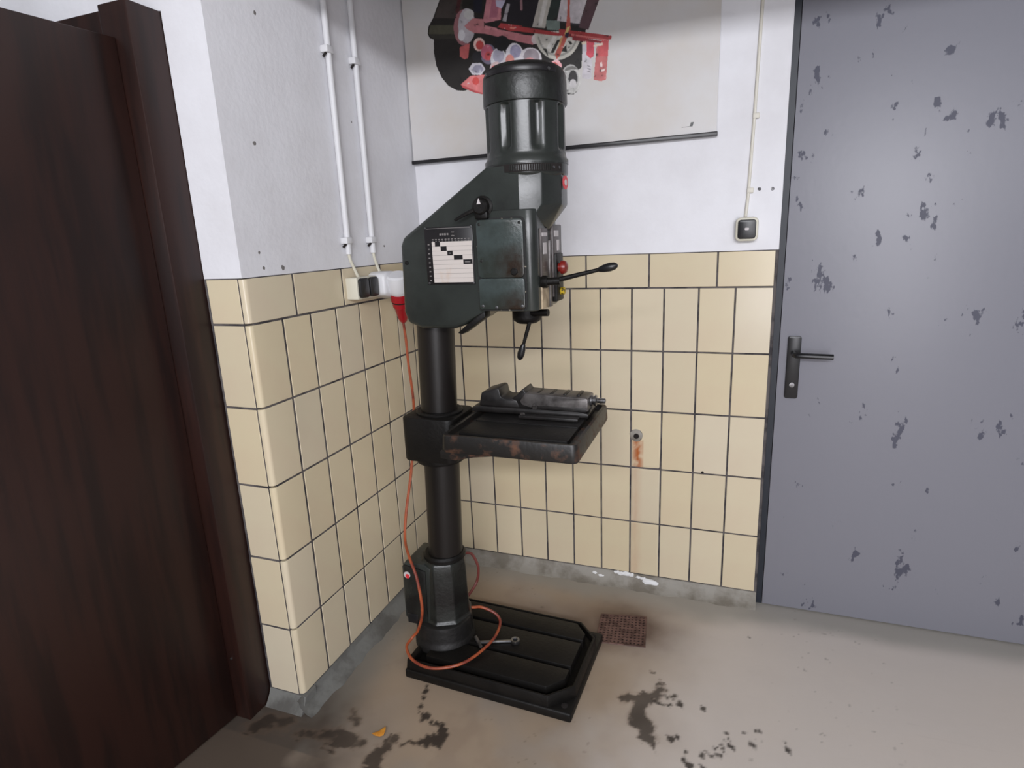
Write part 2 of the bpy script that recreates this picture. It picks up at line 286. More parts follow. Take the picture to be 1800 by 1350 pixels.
# --- walls
XD0, XD1, ZD = 1.444, 2.46, 2.36      # grey door opening
bm = BM(); g = .0025
box(bm, -.3, 1.436, g, .2, .0, 1.432, 1); box(bm, -.3, 1.436, g-.002, .2, 1.432, 2.9)
box(bm, 1.436, XD1+.03, g-.002, .2, ZD, 2.9); box(bm, XD1+.03, 3.6, g, .2, 0, 1.432, 1); box(bm, XD1+.03, 3.6, g-.002, .2, 1.432, 2.9)
wall_back = structure('wall_back', bm, [M['plaster'], M['grout']])
bm = BM()
box(bm, -.14, -.0018, -1.030, .2, 0, 1.432, 1); box(bm, -.14, -.018, -1.0505, -1.02, 0, 1.432, 1); box(bm, -.14, -.002, -1.05, .2, 1.432, 2.9)
box(bm, -1.6, -.14, -1.05, -.85, 2.12, 2.9); 
wall_left = structure('wall_left', bm, [M['plaster'], M['grout']])
bm = BM(); box(bm, -2.2, 3.6, -4.2, .2, 2.9, 3.0); box(bm, -.002, 3.6, -1.02, -.88, 2.275, 2.9)  # ceiling slab, plus an unseen beam added to shade the upper walls
structure('ceiling_with_shadow_beam', bm, M['ceil'])

# --- tiles, each its own piece; alike sizes share one mesh
TM = {}
def tile_mesh(w, h, t, axis, kind='flat'):
    key = (round(w, 3), round(h, 3), axis, kind)
    if key in TM: return TM[key]
    bm = BM(); e = .0011
    if axis == 'y': box(bm, -w/2, w/2, 0, t, -h/2, h/2)
    elif kind == 'nose':        # rounded outer edge at the wall end
        pr = [(-t, -w/2)] ; r = .014
        pts = [(-.026, -w/2 - 0.0)]
        pts = [(-.03, -w/2)] + [(-r + r*math.sin(a), -w/2 + r - r*math.cos(a)) for a in [PI/2*i/6 for i in range(7)]] + [(0, w/2), (-t, w/2), (-t, -w/2+.02), (-.03, -w/2+.02)]
        prism(bm, pts, 'z', -h/2, h/2)
    else: box(bm, -t, 0, -w/2, w/2, -h/2, h/2)
    bmesh.ops.recalc_face_normals(bm, faces=bm.faces)
    if kind == 'stained':
        bmesh.ops.delete(bm, geom=bm.verts[:], context='VERTS')
        n, k = 18, 36
        G = [[bm.verts.new((-w/2 + w*i/n, 0 if 0 < i < n and 0 < j < k else .0016, -h/2 + h*j/k)) for j in range(k+1)] for i in range(n+1)]
        for i in range(n):
            for j in range(k): bm.faces.new((G[i][j], G[i+1][j], G[i+1][j+1], G[i][j+1]))
    else:
        bmesh.ops.bevel(bm, geom=[x for x in bm.edges if x.calc_face_angle(0) > 1.2], offset=e, segments=1, affect='EDGES')
    me = bpy.data.meshes.new('tile'); bm.to_mesh(me); bm.free(); me.materials.append(M['tile'])
    if kind == 'nose':
        for p in me.polygons: p.use_smooth = len(p.vertices) == 4 and abs(p.normal.z) < .1
        me.set_sharp_from_angle(angle=math.radians(20))
    if kind != 'stained': TM[key] = me
    return me
J = .0033
def tile(parent, axis, a0, a1, z0, z1, plane, kind='flat', t=.012):
    w, h = a1-a0-2*(J if axis == 'y' else J*1.35), z1-z0-2*J
    if w < .012: return
    me = tile_mesh(w, h, t, axis, kind); ca = (a0+a1)/2; cz = (z0+z1)/2; d = random.uniform(-.0006, .0004)
    o = link('tile', me, parent, (ca, plane + d, cz) if axis == 'y' else (plane - d, ca, cz))
    o.rotation_euler = (random.uniform(-.006, .006), 0, random.uniform(-.006, .006)) if axis == 'y' else (0, random.uniform(-.004, .004), random.uniform(-.004, .004))
    return o
for r in range(5):
    for i in range(len(BX)-1):
        st = (i == 8 and r in (0, 1, 2)); o = tile(wall_back, 'y', BX[i], BX[i+1], ZJ[r], ZJ[r+1], 0., 'stained' if st else 'flat')
        if st:      # rust run below the old pipe hole
            me = o.data; co = np.empty(len(me.vertices)*3); me.vertices.foreach_get('co', co); co = co.reshape(-1, 3)
            X = co[:, 0] + (BX[i]+BX[i+1])/2; Z = co[:, 2] + (ZJ[r]+ZJ[r+1])/2
            n = fnoise(X, Z*.35, 90, 5)
            if r == 2: v = np.clip(1-np.abs(X-.944)/.024, 0, 1)**.5*(Z < .672)*np.clip((n-.22)*3.2, 0, 1)*1.0*np.clip((.70-Z)/.03, 0, 1)
            else: v = np.clip(1-np.abs(X-.937)/.03, 0, 1)*(.10 + .22*n)*(1 if r == 1 else .9)
            a = me.attributes.new('rust', 'FLOAT', 'POINT'); a.data.foreach_set('value', v.astype(np.float32))
    for i in range(len(LY)-1): tile(wall_left, 'x', LY[i] if i else -1.052, LY[i+1], ZJ[r], ZJ[r+1], 0., 'nose' if i == 0 else 'flat')
    tile(wall_left, 'y', -.135, -.016, ZJ[r], ZJ[r+1], -1.052, t=.008)
    for i in range(6): tile(wall_back, 'y', XD1+.04+i*.126, XD1+.04+(i+1)*.126, ZJ[r], ZJ[r+1], 0.)
for i in range(len(BT)-1): tile(wall_back, 'y', BT[i], BT[i+1], 1.30, 1.432, 0.)
for i in range(len(LT)-1): tile(wall_left, 'x', LT[i] if i else -1.052, LT[i+1], 1.30, 1.432, 0., 'nose' if i == 0 else 'flat')
tile(wall_left, 'y', -.135, -.016, 1.30, 1.432, -1.052, t=.008)
for i in range(3): tile(wall_back, 'y', XD1+.04+i*.252, XD1+.04+(i+1)*.252, 1.30, 1.432, 0.)

# --- cement skirting under the tiles, old pipe hole, small holes and chips in the plaster
def rough_strip(bm, a0, a1, axis, h, out):
    n = 60; rows = []
    for i in range(n+1):
        a = a0 + (a1-a0)*i/n; k = .004*math.sin(a*23) + .003*math.sin(a*51+1) + .002*math.sin(a*97)
        prof = [(.006, h), (-.002, h-.001), (-.005+k*.3, h*.62), (-out*.3, .018), (-out*.6+k, .007), (-out+k, .0005), (-out+k, -.01)]
        rows.append([bm.verts.new((a, p, q) if axis == 'y' else (-p, a, q)) for p, q in prof])
    for A, B in zip(rows, rows[1:]):
        for j in range(len(A)-1): bm.faces.new((A[j], B[j], B[j+1], A[j+1]))
bm = BM(); rough_strip(bm, 0, 1.434, 'y', .05, .055); obj('baseboard_back', bm, M['plinth'], kind='structure')
bm = BM(); rough_strip(bm, -1.078, 0, 'x', .05, .05); obj('baseboard_left', bm, M['plinth_dark'], kind='structure')
bm = BM(); prism(bm, [(-1.0, -.01), (-1.0, .05), (-1.052, .05), (-1.060, .03), (-1.075, .010), (-1.085, .0)], 'x', -.139, .010); obj('baseboard_corner', bm, M['plinth_dark'], kind='structure')
bm = BM()
for x, z, s in [(.86, .046, .011), (.878, .044, .014), (.9, .045, .016), (.92, .044, .012), (.955, .038, .009), (.975, .036, .01), (1.0, .026, .022), (1.02, .022, .018), (.99, .012, .012), (.76, .03, .008), (.79, .02, .01)]:
    bmesh.ops.create_icosphere(bm, subdivisions=2, radius=s, matrix=Matrix.Translation((x, -.002 - (.05-z)*.35, z)) @ Matrix.Diagonal((1.3, .35, .7, 1)))
for v in bm.verts: v.co += Vector((random.uniform(-1, 1), random.uniform(-1, 1)*.4, random.uniform(-1, 1)))*.0025
obj('lime_patch', bm, M['lime'], wall_back)
bm = BM(); lathe(bm, [(0, 0), (.02, .001), (.026, .0035), (.025, .006)], (.937, -.006, .694), (0, 1, 0), 14)
for v in bm.verts: v.co.x += random.uniform(-.003, .003); v.co.z += random.uniform(-.003, .003)
hole = obj('pipe_hole', bm, M['plinth'], wall_back)
bm = BM(); cyl(bm, (.939, -.009, .692), (.939, .006, .692), .011, 12); obj('pipe_mouth', bm, M['pit'], hole)
for x, z in [(1.359, 1.643), (1.402, 1.641)]:
    bm = BM(); cyl(bm, (x, .0005, z), (x, .006, z), .0062, 10); obj('screw_hole', bm, M['pit'], wall_back)
def chip(parent, c, r, axis):
    bm = BM(); lathe(bm, [(r, 0), (r*.9, .0006), (0, .0011)], c, (0, -1, 0) if axis == 'y' else (1, 0, 0), 7)
    for v in bm.verts: v.co.z += random.uniform(-1, 1)*r*.3
    obj('plaster_chip', bm, M['faint'], parent)
for x, z, r in [(.895, 1.657, .005), (.9, 1.596, .009), (.76, 1.50, .004), (1.15, 1.565, .003)]: chip(wall_back, (x, .0025, z), r, 'y')
for y, z, r in [(-.93, 1.80, .008), (-.86, 2.15, .006), (-.97, 1.50, .005), (-.52, 1.76, .005), (-.96, 1.455, .006), (-.88, 1.452, .009), (-.44, 1.93, .004), (-.3, 1.50, .005)]: chip(wall_left, (-.0025, y, z), r, 'x')
bm = BM(); cyl(bm, (1.205, -.002, .556), (1.205, .004, .556), .0055, 8); obj('plug_hole', bm, M['pit'], wall_back)

# --- grey door at the right
d1 = thing('door_1', (XD0, .02, 0), '', ''); del d1['label']; del d1['category']; d1['kind'] = 'structure'
bm = BM(); box(bm, XD0+.014, XD1, -.004, .05, .006, ZD-.01); leaf = obj('door_leaf', bm, M['doorg'], d1, bevel=.002)
bm = BM(); box(bm, 1.4355, XD0+.012, -.001, .055, .004, ZD); box(bm, XD0+.012, XD1+.025, .0, .055, ZD-.012, ZD); box(bm, XD1+.003, XD1+.025, .0, .055, .004, ZD); obj('door_seal', bm, M['seal'], d1)
bm = BM(); prism(bm, rrect(1.485, 1.53, .888, 1.122, .008), 'y', -.014, -.004); hp = obj('handle_plate', bm, M['black'], d1, bevel=.002)
bm = BM(); tube(bm, spline([(1.508, -.012, 1.06), (1.508, -.05, 1.06), (1.53, -.062, 1.06), (1.63, -.062, 1.058)]), .010, 10); obj('lever_handle', bm, M['black'], hp)
bm = BM(); cyl(bm, (1.508, -.017, .94), (1.508, -.013, .94), .009, 12); obj('keyhole', bm, M['steel'], hp)

# --- dark brown doorway at the left: post and a leaf standing open towards the camera
d2 = thing('door_2', (-.17, -1.15, 0), '', ''); del d2['label']; del d2['category']; d2['kind'] = 'structure'
bm = BM(); box(bm, -.24, -.142, -1.149, -.9, 0, 2.12); obj('door_post', bm, M['brown'], d2, bevel=.004)
bm = BM(); box(bm, -1.2, -.195, -1.12, -.9, 2.05, 2.12); obj('door_head', bm, M['brown'], d2, bevel=.004)
bm = BM(); prism(bm, [(-.1955, -1.150), (-.32, -2.15), (-.36, -2.145), (-.240, -1.13)], 'z', .006, 2.04); obj('door_leaf', bm, M['brown'], d2, bevel=.003)
bm = BM(); cyl(bm, (-.178, -1.1515, .23), (-.178, -1.149, .23), .004, 8); obj('screw_head', bm, M['steel'], d2)

# ================================================================ the drilling machine
dp = thing('drill_press', (.36, -.63, 0), 'tall dark green pillar drill with motor on top, standing in the tiled corner', 'machine')
# base: local frame turned by -2.3 degrees
ca, sa = math.cos(math.radians(-2.3)), math.sin(math.radians(-2.3))
def B2(u, v): return (.566 + u*ca - v*sa, -.62 + u*sa + v*ca)
def Bp(pts): return [B2(*p) for p in pts]
hx, hy = .308, .212
bm = BM(); prism(bm, Bp([(-hx, -hy), (hx, -hy), (hx, hy), (-hx, hy)]), 'z', 0, .034)
base = obj('base_plate', bm, M['iron'], dp, bevel=.007, seg=3)
def octo(x0, x1, y0, y1, c): return [(x0, y0), (x1-c, y0), (x1, y0+c), (x1, y1-c), (x1-c, y1), (x0, y1)]
bm = BM(); O = Bp(octo(-hx+.004, hx-.004, -hy+.006, hy-.006, .075)); I = Bp(octo(-hx+.03, hx-.018, -hy+.018, hy-.018, .068)); O2 = Bp(octo(-hx+.008, hx-.008, -hy+.010, hy-.010, .073))
n = len(O); L = [[bm.verts.new((*p, z)) for p in P] for P, z in ((O, .03), (O2, .072), (I, .072), (I, .045))]
for A, B in zip(L, L[1:]):
    for i in range(n): bm.faces.new((A[i], A[(i+1) % n], B[(i+1) % n], B[i]))
bm.faces.new(L[-1]); bm.faces.new(L[0][::-1])
obj('drip_rim', bm, M['iron'], base, bevel=.003, ang=30)
bm = BM(); px0, px1, py0, py1 = -.24, .262, -.172, .178; s1, s2 = -.062, .082; w = .008
prism(bm, Bp([(px0, py0), (px1-.05, py0), (px1, py0+.055), (px1, s1-w), (px0, s1-w)]), 'z', .04, .08)
prism(bm, Bp([(px0, s1+w), (px1, s1+w), (px1, s2-w), (px0, s2-w)]), 'z', .04, .08)
prism(bm, Bp([(px0, s2+w), (px1, s2+w), (px1, py1-.05), (px1-.045, py1), (px0, py1)]), 'z', .04, .08)
obj('work_surface', bm, M['iron'], base, bevel=.003)
for u, v in ((hx-.03, -hy+.03), (hx-.03, hy-.03)):
    bm = BM(); x, y = B2(u, v); lathe(bm, [(.011, 0), (.011, .003), (.006, .004)], (x, y, .034), n=12); obj('bolt_hole', bm, M['pit'], base)

# pedestal: eight-sided foot casting for the column
def oct_r(r, t, a): return r
bm = BM(); ph = math.radians(-64 + 22.5)
lathe(bm, [(.104, .07), (.102, .165), (.094, .172), (.091, .25), (.089, .36), (.086, .392), (.078, .400), (.066, .400)], (.331, -.628, 0), n=8, phase=ph)
ped = obj('pedestal', bm, M['paint_dark'], dp, bevel=.006, seg=3, ang=28, bev_ang=18)
bm = BM(); lathe(bm, [(.113, .060), (.112, .086), (.107, .094), (.105, .105), (.105, .150), (.103, .160), (.095, .164)], (.328, -.640, 0), n=40); obj('pedestal_foot', bm, M['iron_matt'], ped)
bm = BM(); lathe(bm, [(.072, 0), (.076, .004), (.076, .016), (.070, .024), (.0625, .024)], (.343, -.629, .394), n=32); obj('collar', bm, M['iron'], ped)
# switch box behind / beside the pedestal
bm = BM(); prism(bm, [(.205, .165), (.31, .14), (.325, .38), (.30, .395), (.222, .395), (.208, .375)], 'y', -.712, -.56)
sb = obj('switch_box', bm, M['paint'], dp, bevel=.006)
bm = BM(); prism(bm, [(.214, .175), (.30, .155), (.305, .372), (.218, .385)], 'y', -.718, -.711); obj('box_lid', bm, M['paint_dark'], sb, bevel=.003)
bm = BM(); lathe(bm, [(.013, 0), (.013, .002), (0, .002)], (.232, -.718, .348), (0, -1, 0), 18); em = obj('emblem', bm, M['label'], sb)
bm = BM(); lathe(bm, [(.0085, 0), (.0085, .001), (0, .001)], (.234, -.7198, .344), (0, -1, 0), 14); obj('emblem_centre', bm, M['emblem_red'], em)
bm = BM(); box(bm, .218, .262, -.7196, -.712, .15, .19); obj('cable_entry', bm, M['black'], sb, bevel=.004)

# column
bm = BM(); cyl(bm, (.3475, -.63, .38), (.3735, -.63, 1.29), .0615, 40); obj('column', bm, M['column'], dp)

# table bracket and table
bm = BM(); prism(bm, rrect(.262, .455, -.725, -.535, .03, 5), 'z', .792, .945)
prism(bm, [(.40, .80), (.50, .83), (.62, .89), (.62, .915), (.40, .935)], 'y', -.72, -.54)
br = obj('table_bracket', bm, M['iron'], dp, bevel=.006, seg=2)
bm = BM(); lathe(bm, [(.078, 0), (.080, .004), (.080, .008), (.074, .013), (.062, .013)], (.3645, -.63, .943), n=32); obj('bracket_collar', bm, M['iron'], br)
bm = BM(); lathe(bm, [(.082, -.012), (.085, -.006), (.085, .012), (.062, .012)], (.357, -.63, .785), n=32); obj('bracket_collar', bm, M['iron'], br)
tx0, tx1, ty0, ty1 = .483, .902, -.858, -.425; zt = .945
bm = BM()      # shallow tray with a raised rim
sh_ = [(0, .018), (-.003, .020), (-.001, .020), (.002, .018), (.012, .014), (.015, .012)]; L = []
for (ins, rr), z in zip(sh_, (zt-.054, zt-.046, zt-.008, zt, zt, zt-.016)): L.append([bm.verts.new((*p, z)) for p in rrect(tx0+ins, tx1-ins, ty0+ins, ty1-ins, rr, 4)])
for A, B in zip(L, L[1:]):
    for i in range(len(A)): bm.faces.new((A[i], A[(i+1) % len(A)], B[(i+1) % len(B)], B[i]))
bm.faces.new(L[-1]); bm.faces.new(L[0][::-1])
tb = obj('table', bm, M['iron_rust'], dp, ang=50)
bm = BM(); prism(bm, [(tx0-.01, zt-.078), (tx0+.04, zt-.080), (tx0+.10, zt-.066), (tx0+.16, zt-.057), (tx0+.22, zt-.0535), (tx0-.01, zt-.0535)], 'y', ty0+.006, ty1-.02); obj('table_rib', bm, M['iron_rust'], tb, bevel=.004)
def chrect(x0, x1, y0, y1, c): return [(x0+c, y0), (x1-c, y0), (x1, y0+c), (x1, y1-c), (x1-c, y1), (x0+c, y1), (x0, y1-c), (x0, y0+c)]
bm = BM()
for y0, y1 in ((-.82, -.70), (-.688, -.59), (-.578, -.46)): prism(bm, chrect(.523, .866, y0, y1, .004), 'z', zt-.022, zt-.002)
obj('work_surface', bm, M['iron'], tb, bevel=.0015)

# head casting
YF, YB = -.748, -.512
bm = BM(); prism(bm, [(.326, 1.300), (.337, 1.265), (.385, 1.249), (.498, 1.249), (.535, 1.262), (.60, 1.306), (.72, 1.306), (.72, 1.706), (.624, 1.706), (.416, 1.571), (.343, 1.525), (.332, 1.50)], 'y', YF, YB)
bmesh.ops.recalc_face_normals(bm, faces=bm.faces)
bmesh.ops.bevel(bm, geom=[e for e in bm.edges if e.calc_face_angle(0) > .4 and max(v.co.x for v in e.verts) < .70], offset=.014, segments=3, profile=.5, affect='EDGES', clamp_overlap=True)
head = obj('head_casting', bm, M['paint'], dp)
# round front with one flat facet, tapering underneath
R = .1185; AX, AY = .707, -.63
vv = [(math.sin(math.radians(a))*r + AX, AY - math.cos(math.radians(a))*r) for a, r in ((2, R), (38, .1190), (74, .1165), (106, .1165), (142, .1190), (178, R), (215, R), (270, R), (325, R))]
low = [(.722, -.7475, 1.575), (.757, -.737, 1.562), (.7675, -.633, 1.528), (.7675, -.627, 1.528), (.757, -.523, 1.562), (.722, -.5125, 1.575), (.66, -.53, 1.55), (.62, -.63, 1.55), (.66, -.73, 1.55)]
bm = BM(); rings = [[bm.verts.new((*p, 1.690)) for p in vv], [bm.verts.new((*p, 1.598)) for p in vv], [bm.verts.new(p) for p in low]]
for A, B in zip(rings, rings[1:]):
    for i in range(9): bm.faces.new((A[i], B[i], B[(i+1) % 9], A[(i+1) % 9]))
bm.faces.new(rings[0]); bm.faces.new(rings[-1][::-1])
seat = obj('motor_seat', bm, M['paint'], head, bevel=.005, seg=3, ang=24, bev_ang=12)
bm = BM(); lathe(bm, [(.112, 1.676), (.1185, 1.682), (.1195, 1.686), (.1195, 1.710), (.117, 1.713)], (AX, AY, 0), n=64); obj('seat_collar', bm, M['paint'], seat)
# gearbox block with rounded front edges
bm = BM(); pl = [(.585, YF-.004), (.738, YF-.004)] + [(.738 + .027*math.sin(a), YF-.004 + .027 - .027*math.cos(a)) for a in [PI/2*i/6 for i in range(1, 7)]] + [(.766, -.545), (.745, -.515), (.585, -.515)]
prism(bm, pl, 'z', 1.304, 1.588); gb = obj('gearbox', bm, M['paint'], head, bevel=.004, ang=30)
# access cover
bm = BM(); prism(bm, rrect(.588, .7375, 1.306, 1.569, .016), 'y', YF-.0065, YF-.003); gk = obj('cover_joint', bm, M['gasket'], head)
bm = BM(); prism(bm, rrect(.592, .7325, 1.4015, 1.564, .013), 'y', YF-.014, YF-.006); cv = obj('access_cover', bm, M['cover'], head, bevel=.002)
bm = BM(); prism(bm, rrect(.592, .7325, 1.311, 1.4000, .008), 'y', YF-.014, YF-.006); cv2 = obj('access_cover', bm, M['cover'], head, bevel=.002)
for x, z in ((.602, 1.552), (.723, 1.552), (.604, 1.45)):
    bm = BM(); lathe(bm, [(.0045, 0), (.0045, .002), (.003, .003), (0, .003)], (x, YF-.0125, z), (0, -1, 0), 10); obj('screw', bm, M['paint_dark'], cv)
bm = BM(); lathe(bm, [(.011, 0), (.011, .006), (.008, .008), (0, .008)], (.704, YF-.0135, 1.418), (0, -1, 0), 6); obj('oil_plug', bm, M['iron'], cv)
for x, z in ((.602, 1.320), (.724, 1.320), (.645, 1.316)):
    bm = BM(); lathe(bm, [(.0045, 0), (.0045, .002), (0, .003)], (x, YF-.0125, z), (0, -1, 0), 10); obj('screw', bm, M['steel'], cv2)

# speed chart: printed plate in a dark frame
cx0, cx1, cz0, cz1 = .421, .577, 1.384, 1.550
bm = BM(); box(bm, cx0, cx1, YF-.005, YF-.0005, cz0, cz1); ch = obj('speed_chart', bm, M['ink'], head, bevel=.0012)
bm = BM(); y = YF-.0056; gx0, gx1, gz0, gz1 = cx0+.023, cx1-.004, cz0+.006, cz1-.042
def flat(bm, x0, x1, z0, z1, yy, mi=0): bm.faces.new([bm.verts.new(p) for p in ((x0, yy, z0), (x1, yy, z0), (x1, yy, z1), (x0, yy, z1))]).material_index = mi
box(bm, gx0, gx1, y, YF-.004, gz0, gz1, 0)
rows = 9; rh = (gz1-gz0)/rows
for k in range(1, rows): flat(bm, gx0, gx1, gz1-k*rh-.0003, gz1-k*rh+.0003, y-.0002, 1)
cw = (gx1-gx0)
for k, (f0, f1) in enumerate([(.08, .21), (.22, .37), (.38, .52), (.54, .76), (.77, .995)]):
    flat(bm, gx0+cw*f0, gx0+cw*f1, gz1-(k+1)*rh, gz1-k*rh, y-.0003, 2)
    if k in (2, 4): flat(bm, gx0+cw*(f0+.04), gx0+cw*(f1-.05), gz1-(k+.62)*rh, gz1-(k+.42)*rh, y-.0005, 1)
obj('chart_grid', bm, [M['chart'], M['faint'], M['ink']], ch)
bm = BM()
flat(bm, cx0+.004, cx1-.006, cz1-.0045, cz1-.003, YF-.0053)
for k in range(9): flat(bm, cx0+.009, cx0+.015, gz1-(k+.65)*rh, gz1-(k+.4)*rh, YF-.0053)
for k in range(12): flat(bm, gx0+k*.0105+.001, gx0+k*.0105+.007, gz1+.006, gz1+.0085, YF-.0053); flat(bm, gx0+k*.0105+.002, gx0+k*.0105+.006, gz1+.0015, gz1+.0032, YF-.0053)
for x0, x1, z0, z1 in ((.050, .056, .018, .024), (.058, .063, .018, .0235), (.065, .071, .018, .024), (.0735, .079, .018, .0235)): flat(bm, cx0+x0, cx0+x1, cz1-z1, cz1-z0, YF-.0053)
flat(bm, cx0+.088, cx0+.098, cz1-.0165, cz1-.0145, YF-.0053); flat(bm, cx0+.088, cx0+.098, cz1-.0265, cz1-.0245, YF-.0053)
bm.faces.new([bm.verts.new((cx0+a, YF-.0053, cz1-b)) for a, b in ((.088, .0245), (.0955, .0165), (.098, .0165), (.0905, .0245))])
obj('chart_print', bm, M['faint'], ch)
for x, z in ((cx0+.004, cz1-.002), (cx1-.004, cz1-.002), (cx0+.006, cz0+.004), (cx1-.004, cz0+.003)):
    bm = BM(); lathe(bm, [(.0035, 0), (.003, .0015), (0, .002)], (x, YF-.005, z), (0, -1, 0), 8); obj('rivet', bm, M['steel'], ch)

# speed selector
sc = (.612, YF, 1.600)
bm = BM(); lathe(bm, [(.030, 0), (.030, .006), (.024, .010), (.022, .026), (.018, .030), (0, .030)], sc, (0, -1, 0), 24); ss_ = obj('speed_selector', bm, M['iron'], head)
bm = BM(); prism(bm, [(.606, 1.606), (.618, 1.606), (.612, 1.622)], 'y', YF-.0325, YF-.029); obj('pointer', bm, M['label'], ss_)
bm = BM(); tube(bm, [(.598, YF-.02, 1.594), (.565, YF-.028, 1.580), (.535, YF-.03, 1.566)], .005, 8, rs=[.006, .005, .0035]); obj('selector_lever', bm, M['iron'], ss_)
bm = BM(); box(bm, .592, .632, YF-.022, YF, 1.566, 1.588); obj('selector_block', bm, M['iron'], ss_, bevel=.005)
bm = BM(); lathe(bm, [(.006, 0), (.006, .003), (0, .004)], (.352, YF, 1.45), (0, -1, 0), 8); obj('grease_nipple', bm, M['iron'], head)
# clamp bar under the slope of the head
bm = BM(); prism(bm, [(.505, 1.236), (.52, 1.232), (.60, 1.285), (.598, 1.302), (.585, 1.300)], 'y', YF+.004, YF+.05); obj('clamp_bar', bm, M['iron'], head, bevel=.003)

# vent ring under the motor
vr = R+.003
bm = BM()
def arc_band(bm, r0, r1, z0, z1, a0, a1, n):
    A = []
    for i in range(n+1):
        a = math.radians(a0+(a1-a0)*i/n); s, c = math.sin(a), -math.cos(a)
        A.append([bm.verts.new((AX+s*r, AY+c*r, z)) for r, z in ((r0, z0), (r1, z0), (r1, z1), (r0, z1))])
    for P, Q in zip(A, A[1:]):
        for j in range(4): bm.faces.new((P[j], Q[j], Q[(j+1) % 4], P[(j+1) % 4]))
    bm.faces.new(A[0][::-1]); bm.faces.new(A[-1])
arc_band(bm, R-.004, R+.0025, 1.686, 1.707, -34, 72, 24); vg = obj('vent_grille', bm, M['pit'], head)
bm = BM()
for k in range(20):
    a = -4 + k*2.9; arc_band(bm, R+.0015, R+.0045, 1.689, 1.704, a-.65, a+.65, 1)
sl = obj('vent_slats', bm, M['paint_dark'], vg); sl['kind'] = 'stuff'
for a in (-24, 56, 66):
    s, c = math.sin(math.radians(a)), -math.cos(math.radians(a))
    bm = BM(); lathe(bm, [(.004, 0), (.004, .002), (0, .003)], (AX+s*(R+.002), AY+c*(R+.002), 1.696), (s, c, 0), 8); obj('screw', bm, M['steel'], vg)

# motor
mt_r = .1135
def flute(r, t, a):
    if t < 1.742 or t > 1.868: return r
    k = (a*8/(2*PI) + .22) % 1.0; d = min(k, 1-k)
    e = min(1, (t-1.742)/.016 if t < 1.80 else (1.868-t)/.006); e = max(e, 0)
    rib = max(0, 1-(d/.17)**2); return r - .011*e*rib**.7 if rib > 0 else r
zs = [1.712, 1.716, 1.738] + list(np.linspace(1.742, 1.758, 6)) + [1.80, 1.84, 1.862, 1.865, 1.868, 1.885]
bm = BM(); lathe(bm, [(.121, 1.710), (.121, 1.722), (mt_r+.003, 1.728)] + [(mt_r, z) for z in zs[2:]], (AX, AY, 0), n=128, rfun=flute)
mot = obj('motor', bm, M['paint'], head, ang=40)
bm = BM(); lathe(bm, [(.112, 1.868), (.1185, 1.870), (.1195, 1.874), (.1185, 1.925), (.1165, 1.945), (.109, 1.960), (.094, 1.970), (.05, 1.974), (0, 1.975)], (AX+.001, AY, 0), n=64); fc = obj('fan_cowl', bm, M['paint_dark'], mot)
bm = BM(); arc_band(bm, .110, .1195, 1.938, 1.955, -46, 66, 20); obj('cowl_band', bm, M['ink'], mot, bevel=.003)
for a in (-40, 52):
    s, c = math.sin(math.radians(a)), -math.cos(math.radians(a))
    bm = BM(); lathe(bm, [(.005, 0), (.0045, .0025), (0, .0035)], (AX+s*.119, AY+c*.119, 1.944), (s, c, 0), 8); obj('screw', bm, M['steel'], mot)

# round red emblem at the front
s, c = math.sin(math.radians(84)), -math.cos(math.radians(84))
bm = BM(); lathe(bm, [(.019, 0), (.019, .0018), (0, .002)], (AX+s*(R-.0005), AY+c*(R-.0005), 1.658), (s, c, 0), 20); em = obj('emblem', bm, M['emblem_red'], head)
bm = BM(); lathe(bm, [(.009, 0), (.009, .0008), (0, .0008)], (AX+s*(R+.0016), AY+c*(R+.0016), 1.658), (s, c, 0), 14); obj('emblem_centre', bm, M['label'], em)

# front panel (faces the right wall of the picture)
XF = .766
def fp(name, y0, y1, z0, z1, m, t=.004, parent=None, bev=.001, x=XF):
    bm = BM(); box(bm, x-.003, x+t, y0, y1, z0, z1); return obj(name, bm, m, parent or gb, bevel=bev)
pn = fp('instrument_plate', -.712, -.646, 1.396, 1.535, M['panel'])
fp('label', -.705, -.655, 1.512, 1.522, M['label'], .0015, pn, 0, XF+.004); fp('label', -.697, -.664, 1.462, 1.494, M['label'], .0012, pn, 0, XF+.004)
for k in range(3): fp('label', -.70, -.652, 1.41+k*.016, 1.4106+k*.016, M['faint'], .001, pn, 0, XF+.004)
fp('lower_plate', -.712, -.646, 1.306, 1.392, M['beige'])
fp('depth_scale', -.640, -.618, 1.304, 1.50, M['vise'], .007)
fp('depth_slot', -.647, -.640, 1.304, 1.50, M['pit'], .002, None, 0)
pn2 = fp('switch_plate', -.612, -.518, 1.33, 1.545, M['panel'], .010, None, .003)
fp('label', -.600, -.555, 1.51, 1.528, M['label'], .0012, pn2, 0, XF+.010); fp('label', -.572, -.548, 1.468, 1.5, M['label'], .0012, pn2, 0, XF+.010)
fp('switch_block', -.605, -.53, 1.315, 1.46, M['iron'], .018, None, .004)
bm = BM(); lathe(bm, [(.013, 0), (.013, .008), (.020, .010), (.021, .018), (.017, .026), (.008, .030), (0, .031)], (XF+.016, -.583, 1.418), (1, 0, 0), 20); obj('stop_button', bm, M['red'], gb)
bm = BM(); lathe(bm, [(.012, 0), (.012, .012), (.010, .014), (0, .014)], (XF+.017, -.565, 1.345), (1, 0, 0), 14); obj('yellow_switch', bm, M['yellow'], gb)

